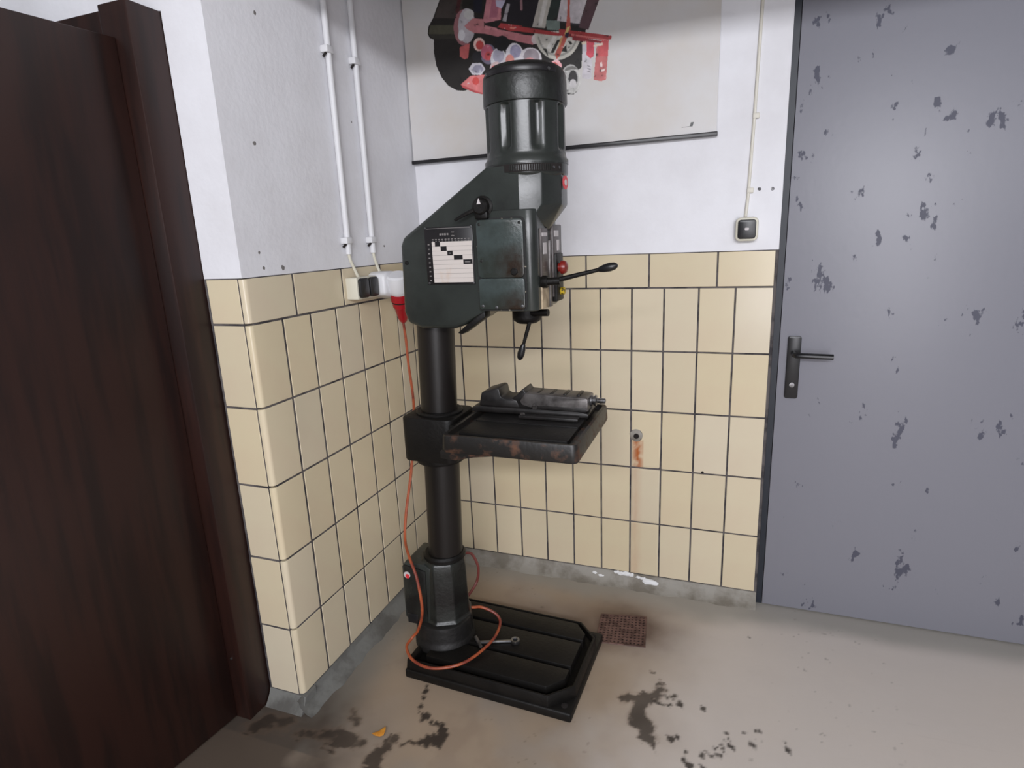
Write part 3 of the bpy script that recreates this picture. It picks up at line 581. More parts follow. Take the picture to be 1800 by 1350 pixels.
# feed lever pointing right, second lever hanging from the spindle nose
bm = BM(); cyl(bm, (.762, -.708, 1.384), (.82, -.702, 1.386), .011, 14); lathe(bm, [(.016, 0), (.018, .005), (.018, .018), (.015, .022)], (.764, -.704, 1.384), (1, 0, 0), 16)
fl = obj('feed_hub', bm, M['iron'], gb)
bm = BM(); d = Vector((.184, 0, .040)).normalized(); p0 = Vector((.80, -.702, 1.386)); p1 = p0 + d*.137
tube(bm, [p0, p0+d*.05, p1], .0065, 10, rs=[.0075, .007, .0055]); obj('feed_lever', bm, M['iron'], fl)
bm = BM(); disc_knob(bm, p1 - d*.004, d[:], .058, .0125); obj('knob', bm, M['black'], fl)
bm = BM(); lathe(bm, [(.030, 1.308), (.045, 1.300), (.046, 1.272), (.042, 1.262), (.030, 1.254), (.018, 1.252)], (.693, -.632, 0), n=28)
cyl(bm, (.715, -.66, 1.288), (.772, -.668, 1.290), .011, 12); sn = obj('spindle_nose', bm, M['iron'], gb)
bm = BM(); q0 = Vector((.713, -.660, 1.270)); q1 = Vector((.6725, -.655, 1.147)); d = (q1-q0).normalized(); q1 = q0 + d*.086
tube(bm, [q0, (q0+q1)/2, q1], .006, 10, rs=[.0065, .006, .005]); obj('feed_lever', bm, M['iron'], sn)
bm = BM(); disc_knob(bm, q1 - d*.004, d[:], .056, .0118); obj('knob', bm, M['black'], sn)

# ================================================================ vise on the table
vs = thing('machine_vise', (.66, -.54, .943), 'dark steel machine vise with open jaws lying on the drill table', 'vise')
ZB = .9435
bm = BM(); prism(bm, [(.470, ZB), (.875, ZB), (.875, .958), (.84, .964), (.50, .964), (.470, .957)], 'y', -.600, -.485); obj('vise_base', bm, M['vise_dark'], vs, bevel=.003)
bm = BM(); prism(bm, [(.493, .960), (.503, 1.006), (.512, 1.010), (.553, 1.023), (.562, 1.024), (.568, 1.020), (.573, .996), (.585, .990), (.605, .990), (.612, .992), (.63, .985), (.64, .960)], 'y', -.585, -.495); obj('fixed_jaw', bm, M['vise_dark'], vs, bevel=.004)
bm = BM(); prism(bm, [(.612, .960), (.612, .992), (.632, 1.006), (.648, 1.024), (.654, 1.025), (.661, 1.013), (.70, 1.004), (.72, .960)], 'y', -.583, -.497); obj('moving_jaw', bm, M['vise_dark'], vs, bevel=.003)
bm = BM(); prism(bm, [(.640, .985), (.650, .972), (.675, .966), (.871, .962), (.871, 1.004), (.860, 1.007), (.66, 1.013)], 'y', -.588, -.50); sh = obj('slide_housing', bm, M['vise'], vs, bevel=.004)
for x in (.70, .745, .79, .835):
    bm = BM(); box(bm, x-.005, x+.005, -.57, -.51, 1.004, 1.0125); obj('rib', bm, M['vise_dark'], sh, bevel=.001)
bm = BM(); box(bm, .70, .866, -.592, -.586, .962, .974); obj('guide_strip', bm, M['vise_dark'], vs, bevel=.001)
bm = BM(); lathe(bm, [(.016, 0), (.019, .003), (.019, .008), (.014, .010), (.014, .013), (.018, .015), (.018, .020), (.010, .022), (.0085, .024), (.0085, .048), (.006, .050)], (.870, -.545, .990), (1, 0, 0), 20); obj('spindle', bm, M['steel'], vs)
bm = BM(); lathe(bm, [(.010, 0), (.010, .008), (.006, .010), (.006, .016), (0, .017)], (.694, -.590, .964), (0, 0, 1), 6); obj('clamp_bolt', bm, M['vise'], vs)
# loose clamping bar in front of the vise
cb = thing('clamping_bar', (.75, -.635, .943), 'thin dark steel bar lying on the drill table in front of the vise', 'bar')
bm = BM(); box(bm, .655, .852, -.645, -.618, ZB, ZB+.010); obj('bar', bm, M['vise_dark'], cb, bevel=.002)
bm = BM(); lathe(bm, [(.009, 0), (.009, .005), (.006, .007), (0, .007)], (.665, -.632, ZB+.009), n=6); obj('bolt_head', bm, M['vise'], cb)

# ================================================================ spanner on the base
w_ = thing('ring_spanner', (.53, -.655, .08), 'bare steel ring spanner lying on the machine base under the cable loop', 'spanner')
bm = BM(); a = Vector((.476, -.670, .0865)); b = Vector((.590, -.628, .0865)); d = (b-a).normalized(); nrm = Vector((-d.y, d.x, 0))
vsq = []
for p, hw in ((a, .006), (b, .0045)): vsq.append([p + nrm*s*hw + Vector((0, 0, z)) for s, z in ((-1, -.004), (1, -.004), (1, .004), (-1, .004))])
L = [[bm.verts.new(p) for p in q] for q in vsq]
for i in range(4): bm.faces.new((L[0][i], L[0][(i+1) % 4], L[1][(i+1) % 4], L[1][i]))
bm.faces.new(L[0][::-1]); bm.faces.new(L[1])
obj('shaft', bm, M['steel'], w_, bevel=.002)
def ring(bm, c, r0, r1, z0, z1, n=20):
    P = [[bm.verts.new((c[0]+r*math.cos(2*PI*i/n), c[1]+r*math.sin(2*PI*i/n), z)) for r, z in ((r0, z0), (r1, z0), (r1, z1), (r0, z1))] for i in range(n)]
    for i in range(n):
        for j in range(4): bm.faces.new((P[i][j], P[(i+1) % n][j], P[(i+1) % n][(j+1) % 4], P[i][(j+1) % 4]))
bm = BM(); c = b + d*.012; ring(bm, c, .0085, .0165, .080, .093); obj('ring_end', bm, M['steel'], w_, bevel=.0015)
bm = BM(); box(bm, -.006, .006, -.034, .034, -.004, .004); bmesh.ops.transform(bm, matrix=Matrix.Translation((.474, -.668, .0865)) @ Matrix.Rotation(math.radians(42), 4, 'Z'), verts=bm.verts); obj('cross_handle', bm, M['vise'], w_, bevel=.003)

# ================================================================ orange cable and its red plug
cbl = thing('power_cable', (.07, -.36, 1.30), 'orange cable with red plug looping from the white socket onto the machine base', 'cable')
pts = [(.075, -.333, 1.205), (.082, -.336, 1.13), (.098, -.36, 1.044), (.142, -.42, .911), (.178, -.5, .813), (.190, -.56, .681), (.190, -.62, .543), (.205, -.668, .461), (.252, -.728, .433), (.300, -.765, .371), (.316, -.775, .257),
       (.275, -.745, .150), (.248, -.745, .112), (.2445, -.785, .098), (.296, -.828, .088), (.377, -.838, .084), (.472, -.791, .0925), (.523, -.67, .096), (.524, -.576, .104), (.500, -.548, .125), (.448, -.556, .150), (.42, -.575, .158), (.395, -.59, .16)]
bm = BM(); tube(bm, spline(pts, 8), .0052, 10); obj('cord', bm, M['orange'], cbl)
pd = Vector((-.02, .04, -.112)).normalized(); pa = Vector((.094, -.375, 1.325))
pd = (Vector((.078, -.336, 1.21)) - pa).normalized()
bm = BM(); lathe(bm, [(.030, 0), (.036, .004), (.036, .030), (.033, .033), (.032, .055), (.028, .060), (.020, .105), (.013, .122), (.008, .126)], pa, pd[:], 28); pl_ = obj('plug', bm, M['redplug'], cbl)
bm = BM(); lathe(bm, [(.0345, 0), (.0345, .003)], pa + pd*.033, pd[:], 28); obj('plug_groove', bm, M['pit'], pl_)
cd = obj('short_cable', (lambda b: (tube(b, spline([(.345, -.50, .33), (.372, -.47, .318), (.395, -.468, .275), (.397, -.468, .235), (.387, -.475, .191), (.37, -.52, .16)], 6), .0055, 8), b)[1])(BM()), M['redcord'], None, tag=('short dull red cable curving behind the machine pedestal', 'cable'))

# ================================================================ wall fittings
def conduit_left(y, label):
    t = thing('conduit', (.012, y, 1.5), label, 'pipe', 'white conduits on the left wall')
    bm = BM(); cyl(bm, (.012, y, 1.478), (.012, y+.002, 2.9), .0105, 14); obj('pipe', bm, M['conduit'], t)
    for z in (1.525, 2.13, 2.62):
        bm = BM(); box(bm, -.002, .026, y-.022, y+.014, z-.011, z+.011); cl = obj('clip', bm, M['conduit'], t, bevel=.003)
        bm = BM(); cyl(bm, (.004, y-.017, z-.022), (.016, y-.017, z-.012), .004, 8); obj('clip_screw', bm, M['pit'], cl)
    return t
t1 = conduit_left(-.556, 'left of the two white conduits on the left wall, leading to the double socket')
t2 = conduit_left(-.402, 'right of the two white conduits on the left wall, leading to the white plug socket')
bm = BM(); tube(bm, spline([(.012, -.556, 1.485), (.012, -.552, 1.46), (.014, -.538, 1.43), (.02, -.525, 1.395)]), .0055, 8); obj('lead', bm, M['cream_pl'], t1)
bm = BM(); tube(bm, spline([(.012, -.402, 1.485), (.012, -.398, 1.46), (.014, -.388, 1.43), (.02, -.382, 1.405)]), .0055, 8); obj('lead', bm, M['cream_pl'], t2)

so = thing('double_socket', (0, -.515, 1.357), 'cream double wall socket with two black flaps on the left tiled wall', 'socket')
bm = BM(); prism(bm, rrect(-.577, -.448, 1.319, 1.397, .006), 'x', -.001, .047); obj('housing', bm, M['cream_pl'], so, bevel=.004)
for y0, y1 in ((-.571, -.517), (-.508, -.456)):
    bm = BM(); prism(bm, rrect(y0, y1, 1.324, 1.394, .012), 'x', .046, .058); obj('flap', bm, M['black'], so, bevel=.003)
ce = thing('plug_socket', (0, -.40, 1.35), 'white industrial wall socket holding the red plug, right of the double socket', 'socket')
bm = BM(); prism(bm, [(-.446, 1.325), (-.446, 1.395), (-.425, 1.408), (-.365, 1.408), (-.345, 1.39), (-.345, 1.30), (-.40, 1.312)], 'x', -.001, .078); obj('housing', bm, M['white_pl'], ce, bevel=.014, seg=3)
qa = pa - pd*.075
bm = BM(); lathe(bm, [(.036, 0), (.043, .006), (.043, .060), (.039, .066), (.034, .076)], qa, pd[:], 28); obj('socket_mouth', bm, M['white_pl'], ce)
bm = BM(); lathe(bm, [(.004, 0), (.004, .003), (0, .003)], (.078, -.42, 1.365), (1, 0, 0), 8); obj('screw', bm, M['faint'], ce)

sw = thing('light_switch', (1.322, 0, 1.508), 'cream surface light switch with a black rocker on the white wall beside the grey door', 'switch')
bm = BM(); prism(bm, rrect(1.286, 1.362, 1.466, 1.548, .016), 'y', -.036, .002); obj('housing', bm, M['cream_pl'], sw, bevel=.005)
bm = BM(); prism(bm, rrect(1.294, 1.354, 1.474, 1.540, .010), 'y', -.044, -.034); rk = obj('rocker', bm, M['black'], sw, bevel=.003)
bm = BM(); prism(bm, rrect(1.317, 1.331, 1.504, 1.512, .003), 'y', -.0455, -.0435); obj('rocker_window', bm, M['label'], rk)
t3 = thing('cable_duct', (1.33, 0, 1.56), 'thin cream cable running down the white wall to the light switch', 'pipe')
bm = BM(); tube(bm, [(1.342, -.004, 2.9), (1.338, -.004, 2.3), (1.330, -.004, 1.88), (1.323, -.004, 1.62), (1.318, -.006, 1.55)], .0055, 10); obj('pipe', bm, M['conduit_o'], t3)
for x, z in ((1.3325, 1.885), (1.326, 1.640)):
    bm = BM(); box(bm, x-.008, x+.014, -.012, .002, z-.009, z+.009); obj('clip', bm, M['conduit_o'], t3, bevel=.003)

# ================================================================ teaching chart on the back wall
po = thing('wall_chart', (.6, -.02, 1.83), 'large pale wall chart with a red and grey engine cutaway and black lower bar', 'poster')
X0, X1, ZL, ZH = .004, 1.208, 1.834, 2.74
bm = BM(); box(bm, X0, X1, -.022, -.014, ZL, ZH); obj('board', bm, M['paper'], po)
bm = BM(); prism(bm, [(X0-.006, ZL-.008), (X1+.004, ZL-.004), (X1+.004, ZL+.010), (X0-.006, ZL+.006)], 'y', -.028, -.006); obj('lower_bar', bm, M['ink'], po, bevel=.002)
bm = BM(); box(bm, X0-.006, X1+.004, -.028, -.006, ZH-.006, ZH+.012); obj('upper_bar', bm, M['ink'], po, bevel=.002)
for z in (1.86, 2.7):
    for x in (.06, 1.14):
        bm = BM(); cyl(bm, (x, -.015, z), (x, .004, z), .006, 8); obj('spacer', bm, M['steel'], po)
bm = BM(); bm.faces.new([bm.verts.new((x, -.0225, z)) for x, z in ((1.117, 1.868), (1.127, 1.868), (1.131, 1.882), (1.121, 1.882))]); bm.faces.new([bm.verts.new((x, -.0224, z)) for x, z in ((1.09, 1.867), (1.117, 1.868), (1.117, 1.8692), (1.09, 1.8682))]); obj('printed_mark', bm, [M['ink']], po)
ART = [
 ((33,29,26), [(0.244,2.508),(0.170,2.415),(0.138,2.358),(0.115,2.330),(0.110,2.307),(0.117,2.290),(0.135,2.282),(0.132,2.234),(0.139,2.186),(0.159,2.142),(0.186,2.109),(0.222,2.088),(0.251,2.083),(0.284,2.086),(0.409,2.094),(0.681,2.082),(0.728,2.108),(0.734,2.189),(0.747,2.233),(0.768,2.321),(0.789,2.416)]),
 ((62,54,50), [(0.244,2.508),(0.175,2.414),(0.143,2.358),(0.233,2.342),(0.264,2.371),(0.280,2.502)]),
 ((72,70,54), [(0.124,2.335),(0.231,2.319),(0.229,2.288),(0.114,2.304)]),
 ((48,45,38), [(0.116,2.304),(0.229,2.288),(0.235,2.271),(0.130,2.283)]),
 ((75,30,32), [(0.273,2.504),(0.234,2.362),(0.248,2.356),(0.296,2.500)]),
 ((150,95,100), [(0.309,2.300),(0.305,2.279),(0.297,2.261),(0.285,2.249),(0.270,2.243),(0.255,2.245),(0.241,2.255),(0.231,2.270),(0.225,2.290),(0.223,2.312),(0.228,2.333),(0.236,2.351),(0.249,2.363),(0.263,2.368),(0.278,2.366),(0.291,2.357),(0.302,2.341),(0.308,2.321)]),
 ((178,172,178), [(0.314,2.305),(0.311,2.285),(0.304,2.267),(0.293,2.255),(0.281,2.250),(0.269,2.251),(0.258,2.260),(0.249,2.275),(0.244,2.294),(0.243,2.315),(0.247,2.336),(0.254,2.353),(0.265,2.365),(0.277,2.370),(0.289,2.368),(0.300,2.359),(0.309,2.345),(0.314,2.326)]),
 ((200,198,202), [(0.270,2.278),(0.268,2.271),(0.265,2.266),(0.261,2.262),(0.256,2.260),(0.251,2.261),(0.247,2.264),(0.243,2.269),(0.241,2.275),(0.241,2.282),(0.242,2.289),(0.245,2.294),(0.249,2.298),(0.254,2.300),(0.259,2.299),(0.264,2.296),(0.267,2.291),(0.269,2.285)]),
 ((190,188,186), [(0.312,2.344),(0.310,2.339),(0.306,2.334),(0.301,2.331),(0.293,2.330),(0.286,2.331),(0.279,2.334),(0.274,2.339),(0.270,2.345),(0.270,2.351),(0.271,2.356),(0.275,2.361),(0.281,2.364),(0.288,2.365),(0.296,2.364),(0.302,2.361),(0.308,2.356),(0.311,2.350)]),
 ((182,112,115), [(0.269,2.311),(0.306,2.332),(0.352,2.322),(0.350,2.276),(0.306,2.282),(0.278,2.299)]),
 ((196,120,130), [(0.374,2.486),(0.365,2.384),(0.348,2.320),(0.355,2.309),(0.420,2.310),(0.426,2.375),(0.434,2.476)]),
 ((170,95,115), [(0.387,2.381),(0.374,2.324),(0.405,2.320),(0.420,2.376)]),
 ((28,24,30), [(0.455,2.473),(0.431,2.307),(0.545,2.266),(0.578,2.351),(0.592,2.449)]),
 ((22,22,40), [(0.319,2.496),(0.310,2.354),(0.343,2.342),(0.360,2.489)]),
 ((185,180,205), [(0.402,2.379),(0.404,2.358),(0.425,2.347),(0.438,2.365),(0.441,2.372)]),
 ((160,155,160), [(0.447,2.361),(0.426,2.306),(0.441,2.301),(0.459,2.357)]),
 ((150,110,115), [(0.503,2.464),(0.498,2.330),(0.507,2.328),(0.514,2.462)]),
 ((188,112,118), [(0.307,2.308),(0.403,2.281),(0.508,2.248),(0.486,2.252),(0.545,2.238),(0.544,2.208),(0.485,2.227),(0.456,2.238),(0.350,2.273),(0.306,2.282)]),
 ((205,130,135), [(0.354,2.301),(0.403,2.284),(0.406,2.276),(0.354,2.288)]),
 ((205,188,188), [(0.565,2.223),(0.564,2.218),(0.562,2.213),(0.558,2.210),(0.554,2.209),(0.549,2.209),(0.545,2.212),(0.542,2.216),(0.539,2.221),(0.539,2.227),(0.540,2.232),(0.542,2.237),(0.546,2.240),(0.550,2.241),(0.555,2.241),(0.559,2.238),(0.563,2.234),(0.565,2.229)]),
 ((192,188,176), [(0.728,2.227),(0.727,2.215),(0.724,2.203),(0.721,2.192),(0.715,2.182),(0.709,2.173),(0.701,2.164),(0.693,2.157),(0.683,2.152),(0.672,2.148),(0.661,2.145),(0.650,2.144),(0.638,2.145),(0.627,2.147),(0.615,2.151),(0.604,2.156),(0.594,2.163),(0.584,2.172),(0.575,2.181),(0.568,2.191),(0.561,2.203),(0.557,2.215),(0.553,2.227),(0.551,2.239),(0.551,2.252)]),
 ((150,148,140), [(0.716,2.211),(0.713,2.201),(0.709,2.191),(0.703,2.183),(0.697,2.175),(0.689,2.168),(0.680,2.163),(0.670,2.159),(0.660,2.156),(0.649,2.155),(0.638,2.156),(0.628,2.158),(0.617,2.162),(0.607,2.167),(0.597,2.174),(0.588,2.182),(0.581,2.190),(0.574,2.200),(0.569,2.211),(0.565,2.221),(0.563,2.233)]),
 ((196,192,182), [(0.710,2.213),(0.707,2.204),(0.703,2.195),(0.698,2.188),(0.692,2.180),(0.685,2.175),(0.677,2.170),(0.668,2.166),(0.658,2.164),(0.649,2.163),(0.639,2.164),(0.629,2.166),(0.619,2.169),(0.609,2.174),(0.601,2.180),(0.593,2.187),(0.586,2.195),(0.580,2.204),(0.575,2.213),(0.571,2.223),(0.569,2.233)]),
 ((38,38,34), [(0.611,2.173),(0.638,2.212),(0.650,2.211),(0.623,2.169)]),
 ((38,38,34), [(0.649,2.173),(0.672,2.190),(0.675,2.165)]),
 ((38,38,34), [(0.582,2.190),(0.602,2.162),(0.597,2.188)]),
 ((38,38,34), [(0.678,2.202),(0.690,2.200),(0.695,2.190),(0.687,2.188)]),
 ((215,212,205), [(0.594,2.188),(0.609,2.186),(0.639,2.223),(0.624,2.227)]),
 ((176,170,160), [(0.592,2.449),(0.572,2.352),(0.543,2.268),(0.593,2.257),(0.619,2.345),(0.634,2.442)]),
 ((198,194,188), [(0.607,2.447),(0.589,2.349),(0.565,2.271),(0.580,2.265),(0.606,2.347),(0.620,2.445)]),
 ((36,46,42), [(0.634,2.442),(0.619,2.345),(0.598,2.283),(0.611,2.275),(0.637,2.286),(0.658,2.339),(0.670,2.436)]),
 ((110,125,118), [(0.597,2.282),(0.648,2.274),(0.650,2.241),(0.599,2.251)]),
 ((192,184,188), [(0.670,2.436),(0.655,2.339),(0.639,2.275),(0.722,2.252),(0.750,2.324),(0.779,2.417)]),
 ((52,50,54), [(0.651,2.271),(0.685,2.263),(0.685,2.257),(0.650,2.267)]),
 ((52,50,54), [(0.685,2.261),(0.722,2.253),(0.722,2.246),(0.688,2.253)]),
 ((86,60,66), [(0.773,2.418),(0.752,2.324),(0.719,2.241),(0.755,2.228),(0.793,2.314),(0.822,2.410)]),
 ((168,44,46), [(0.406,2.287),(0.419,2.299),(0.509,2.276),(0.487,2.279),(0.645,2.234),(0.645,2.247),(0.840,2.197),(0.837,2.185),(0.818,2.185),(0.650,2.223),(0.627,2.227),(0.486,2.262),(0.458,2.266)]),
 ((212,120,100), [(0.455,2.281),(0.476,2.276),(0.473,2.270),(0.455,2.275)]),
 ((205,105,100), [(0.690,2.225),(0.824,2.187),(0.821,2.185),(0.690,2.219)]),
 ((140,30,40), [(0.696,2.215),(0.807,2.184),(0.807,2.177),(0.696,2.202)]),
 ((198,192,198), [(0.732,2.190),(0.768,2.182),(0.766,2.067),(0.753,2.065),(0.731,2.071)]),
 ((205,60,80), [(0.748,2.192),(0.777,2.183),(0.774,2.139),(0.762,2.133),(0.747,2.148)]),
 ((195,98,96), [(0.785,2.172),(0.828,2.167),(0.819,2.056),(0.801,2.053),(0.773,2.061)]),
 ((200,70,74), [(0.805,2.187),(0.829,2.184),(0.826,2.132),(0.788,2.137),(0.791,2.167)]),
 ((236,210,205), [(0.797,2.114),(0.804,2.118),(0.806,2.100),(0.797,2.101)]),
 ((236,210,205), [(0.799,2.091),(0.818,2.093),(0.810,2.084),(0.799,2.086)]),
 ((110,105,112), [(0.750,2.112),(0.762,2.108),(0.762,2.104),(0.750,2.110)]),
 ((110,105,112), [(0.750,2.103),(0.762,2.099),(0.762,2.095),(0.749,2.101)]),
 ((110,105,112), [(0.749,2.094),(0.762,2.090),(0.762,2.087),(0.749,2.092)]),
 ((225,205,180), [(0.729,2.190),(0.746,2.193),(0.746,2.183),(0.732,2.182)]),
 ((225,200,180), [(0.774,2.176),(0.807,2.179),(0.807,2.172),(0.774,2.169)]),
 ((120,112,135), [(0.396,2.196),(0.393,2.184),(0.387,2.174),(0.378,2.167),(0.367,2.164),(0.355,2.166),(0.345,2.171),(0.336,2.180),(0.331,2.192),(0.330,2.204),(0.333,2.216),(0.339,2.226),(0.348,2.233),(0.359,2.235),(0.370,2.234),(0.381,2.228),(0.389,2.219),(0.394,2.208)]),
 ((196,88,86), [(0.245,2.240),(0.288,2.248),(0.278,2.198),(0.262,2.195),(0.243,2.208)]),
 ((228,190,180), [(0.351,2.235),(0.348,2.225),(0.341,2.218),(0.331,2.215),(0.320,2.216),(0.311,2.222),(0.305,2.231),(0.303,2.242),(0.306,2.252),(0.313,2.259),(0.323,2.262),(0.334,2.261),(0.343,2.255),(0.349,2.246)]),
 ((200,62,58), [(0.346,2.234),(0.344,2.227),(0.339,2.222),(0.332,2.220),(0.325,2.221),(0.318,2.225),(0.314,2.231),(0.313,2.238),(0.315,2.245),(0.320,2.250),(0.327,2.252),(0.334,2.251),(0.340,2.247),(0.345,2.241)]),
 ((205,95,120), [(0.384,2.203),(0.381,2.191),(0.373,2.183),(0.363,2.179),(0.351,2.180),(0.341,2.187),(0.334,2.198),(0.333,2.210),(0.336,2.221),(0.344,2.230),(0.354,2.234),(0.366,2.232),(0.376,2.226),(0.382,2.215)]),
 ((215,75,78), [(0.377,2.192),(0.375,2.186),(0.371,2.181),(0.365,2.178),(0.359,2.179),(0.353,2.183),(0.349,2.189),(0.348,2.196),(0.350,2.203),(0.354,2.207),(0.360,2.210),(0.367,2.209),(0.372,2.205),(0.376,2.199)]),
 ((222,218,224), [(0.437,2.173),(0.433,2.156),(0.423,2.143),(0.409,2.137),(0.395,2.139),(0.382,2.148),(0.374,2.163),(0.371,2.181),(0.376,2.198),(0.385,2.210),(0.399,2.216),(0.413,2.214),(0.426,2.205),(0.434,2.190)]),
 ((180,176,195), [(0.428,2.186),(0.425,2.176),(0.418,2.168),(0.409,2.165),(0.398,2.166),(0.389,2.172),(0.383,2.181),(0.381,2.192),(0.384,2.201),(0.391,2.209),(0.401,2.212),(0.411,2.211),(0.420,2.205),(0.426,2.196)]),
 ((215,185,185), [(0.419,2.143),(0.416,2.133),(0.408,2.126),(0.398,2.122),(0.386,2.124),(0.376,2.130),(0.369,2.139),(0.367,2.150),(0.370,2.160),(0.378,2.167),(0.389,2.170),(0.400,2.169),(0.410,2.163),(0.417,2.154)]),
 ((206,62,60), [(0.402,2.141),(0.401,2.135),(0.396,2.130),(0.390,2.128),(0.383,2.129),(0.377,2.133),(0.373,2.138),(0.372,2.145),(0.374,2.151),(0.378,2.156),(0.384,2.158),(0.391,2.157),(0.397,2.154),(0.401,2.148)]),
 ((230,226,232), [(0.506,2.177),(0.501,2.159),(0.491,2.146),(0.476,2.139),(0.459,2.141),(0.445,2.151),(0.435,2.168),(0.433,2.187),(0.437,2.205),(0.448,2.218),(0.463,2.225),(0.479,2.222),(0.493,2.212),(0.503,2.196)]),
 ((165,160,190), [(0.497,2.192),(0.494,2.182),(0.488,2.175),(0.478,2.172),(0.468,2.173),(0.459,2.179),(0.453,2.188),(0.452,2.198),(0.454,2.208),(0.461,2.215),(0.470,2.218),(0.480,2.217),(0.489,2.211),(0.495,2.202)]),
 ((226,140,128), [(0.468,2.163),(0.466,2.153),(0.461,2.145),(0.453,2.141),(0.445,2.142),(0.438,2.148),(0.433,2.157),(0.432,2.167),(0.434,2.177),(0.439,2.185),(0.447,2.188),(0.455,2.187),(0.462,2.182),(0.467,2.173)]),
 ((205,205,225), [(0.522,2.134),(0.518,2.124),(0.508,2.118),(0.493,2.115),(0.477,2.117),(0.462,2.123),(0.452,2.133),(0.449,2.143),(0.453,2.153),(0.464,2.160),(0.479,2.163),(0.495,2.161),(0.509,2.154),(0.519,2.145)]),
 ((228,222,226), [(0.577,2.156),(0.572,2.140),(0.559,2.128),(0.541,2.123),(0.521,2.126),(0.503,2.135),(0.491,2.151),(0.487,2.168),(0.492,2.184),(0.505,2.196),(0.523,2.201),(0.543,2.198),(0.561,2.189),(0.573,2.174)]),
 ((170,158,165), [(0.568,2.163),(0.565,2.151),(0.556,2.142),(0.543,2.138),(0.529,2.140),(0.516,2.147),(0.508,2.158),(0.505,2.172),(0.509,2.184),(0.518,2.193),(0.531,2.196),(0.545,2.195),(0.557,2.187),(0.565,2.176)]),
 ((226,150,150), [(0.561,2.141),(0.557,2.132),(0.548,2.126),(0.536,2.123),(0.522,2.125),(0.509,2.131),(0.500,2.139),(0.498,2.149),(0.501,2.158),(0.510,2.164),(0.523,2.167),(0.537,2.165),(0.549,2.159),(0.558,2.151)]),
 ((212,66,60), [(0.547,2.143),(0.545,2.136),(0.539,2.132),(0.531,2.130),(0.522,2.131),(0.514,2.135),(0.508,2.141),(0.507,2.148),(0.509,2.154),(0.515,2.159),(0.523,2.161),(0.532,2.160),(0.540,2.156),(0.545,2.150)]),
 ((232,176,180), [(0.631,2.113),(0.626,2.101),(0.612,2.092),(0.592,2.089),(0.571,2.092),(0.551,2.100),(0.538,2.112),(0.533,2.125),(0.538,2.137),(0.552,2.145),(0.572,2.149),(0.594,2.146),(0.613,2.138),(0.626,2.126)]),
 ((240,214,212), [(0.589,2.126),(0.587,2.118),(0.580,2.112),(0.571,2.109),(0.561,2.110),(0.553,2.115),(0.547,2.123),(0.545,2.131),(0.547,2.140),(0.554,2.146),(0.563,2.148),(0.573,2.147),(0.581,2.142),(0.587,2.134)]),
 ((205,210,226), [(0.494,2.118),(0.488,2.112),(0.471,2.108),(0.447,2.108),(0.420,2.111),(0.396,2.117),(0.379,2.125),(0.374,2.133),(0.380,2.139),(0.397,2.142),(0.422,2.142),(0.448,2.139),(0.472,2.133),(0.489,2.126)]),
 ((24,24,26), [(0.450,2.226),(0.446,2.213),(0.434,2.204),(0.419,2.202),(0.404,2.208),(0.394,2.219),(0.391,2.234),(0.395,2.247),(0.407,2.255),(0.422,2.257),(0.437,2.251),(0.447,2.240)]),
 ((40,38,44), [(0.336,2.193),(0.329,2.180),(0.314,2.176),(0.299,2.184),(0.294,2.199),(0.301,2.212),(0.316,2.216),(0.331,2.208)]),
 ((206,202,210), [(0.348,2.150),(0.329,2.131),(0.293,2.136),(0.277,2.159),(0.296,2.177),(0.332,2.173)]),
 ((150,146,165), [(0.341,2.151),(0.328,2.138),(0.305,2.141),(0.293,2.157),(0.306,2.169),(0.330,2.166)]),
 ((222,118,116), [(0.241,2.108),(0.284,2.133),(0.364,2.129),(0.395,2.111),(0.338,2.059),(0.293,2.077)]),
 ((196,70,72), [(0.241,2.107),(0.247,2.096),(0.293,2.073),(0.338,2.059),(0.338,2.063),(0.297,2.080),(0.252,2.102)]),
 ((214,64,56), [(0.320,2.111),(0.319,2.106),(0.316,2.102),(0.312,2.100),(0.307,2.098),(0.302,2.099),(0.297,2.101),(0.294,2.105),(0.291,2.109),(0.291,2.114),(0.292,2.119),(0.295,2.123),(0.299,2.126),(0.304,2.127),(0.309,2.126),(0.313,2.124),(0.317,2.120),(0.319,2.116)]),
 ((238,170,174), [(0.601,2.136),(0.637,2.149),(0.654,2.127),(0.647,2.081),(0.641,2.069),(0.606,2.078)]),
 ((214,84,78), [(0.606,2.130),(0.628,2.140),(0.639,2.129),(0.635,2.085),(0.609,2.083)]),
 ((228,150,146), [(0.622,2.126),(0.636,2.121),(0.630,2.091),(0.618,2.093)]),
 ((186,82,66), [(0.683,2.434),(0.678,2.295),(0.671,2.240),(0.628,2.165),(0.634,2.147),(0.647,2.157),(0.690,2.241),(0.687,2.297),(0.693,2.432)]),
 ((200,150,90), [(0.650,2.216),(0.662,2.222),(0.649,2.191),(0.641,2.182)]),
 ((214,190,110), [(0.676,2.247),(0.688,2.250),(0.673,2.220),(0.667,2.228)]),
 ((44,40,60), [(0.670,2.231),(0.685,2.231),(0.679,2.212),(0.667,2.216)]),
 ((176,174,170), [(0.726,2.067),(0.724,2.051),(0.718,2.037),(0.709,2.026),(0.698,2.020),(0.686,2.019),(0.674,2.023),(0.663,2.032),(0.655,2.044),(0.649,2.060),(0.648,2.076),(0.650,2.092),(0.656,2.106),(0.665,2.116),(0.676,2.122),(0.688,2.123),(0.700,2.119),(0.710,2.110),(0.719,2.098),(0.724,2.083)]),
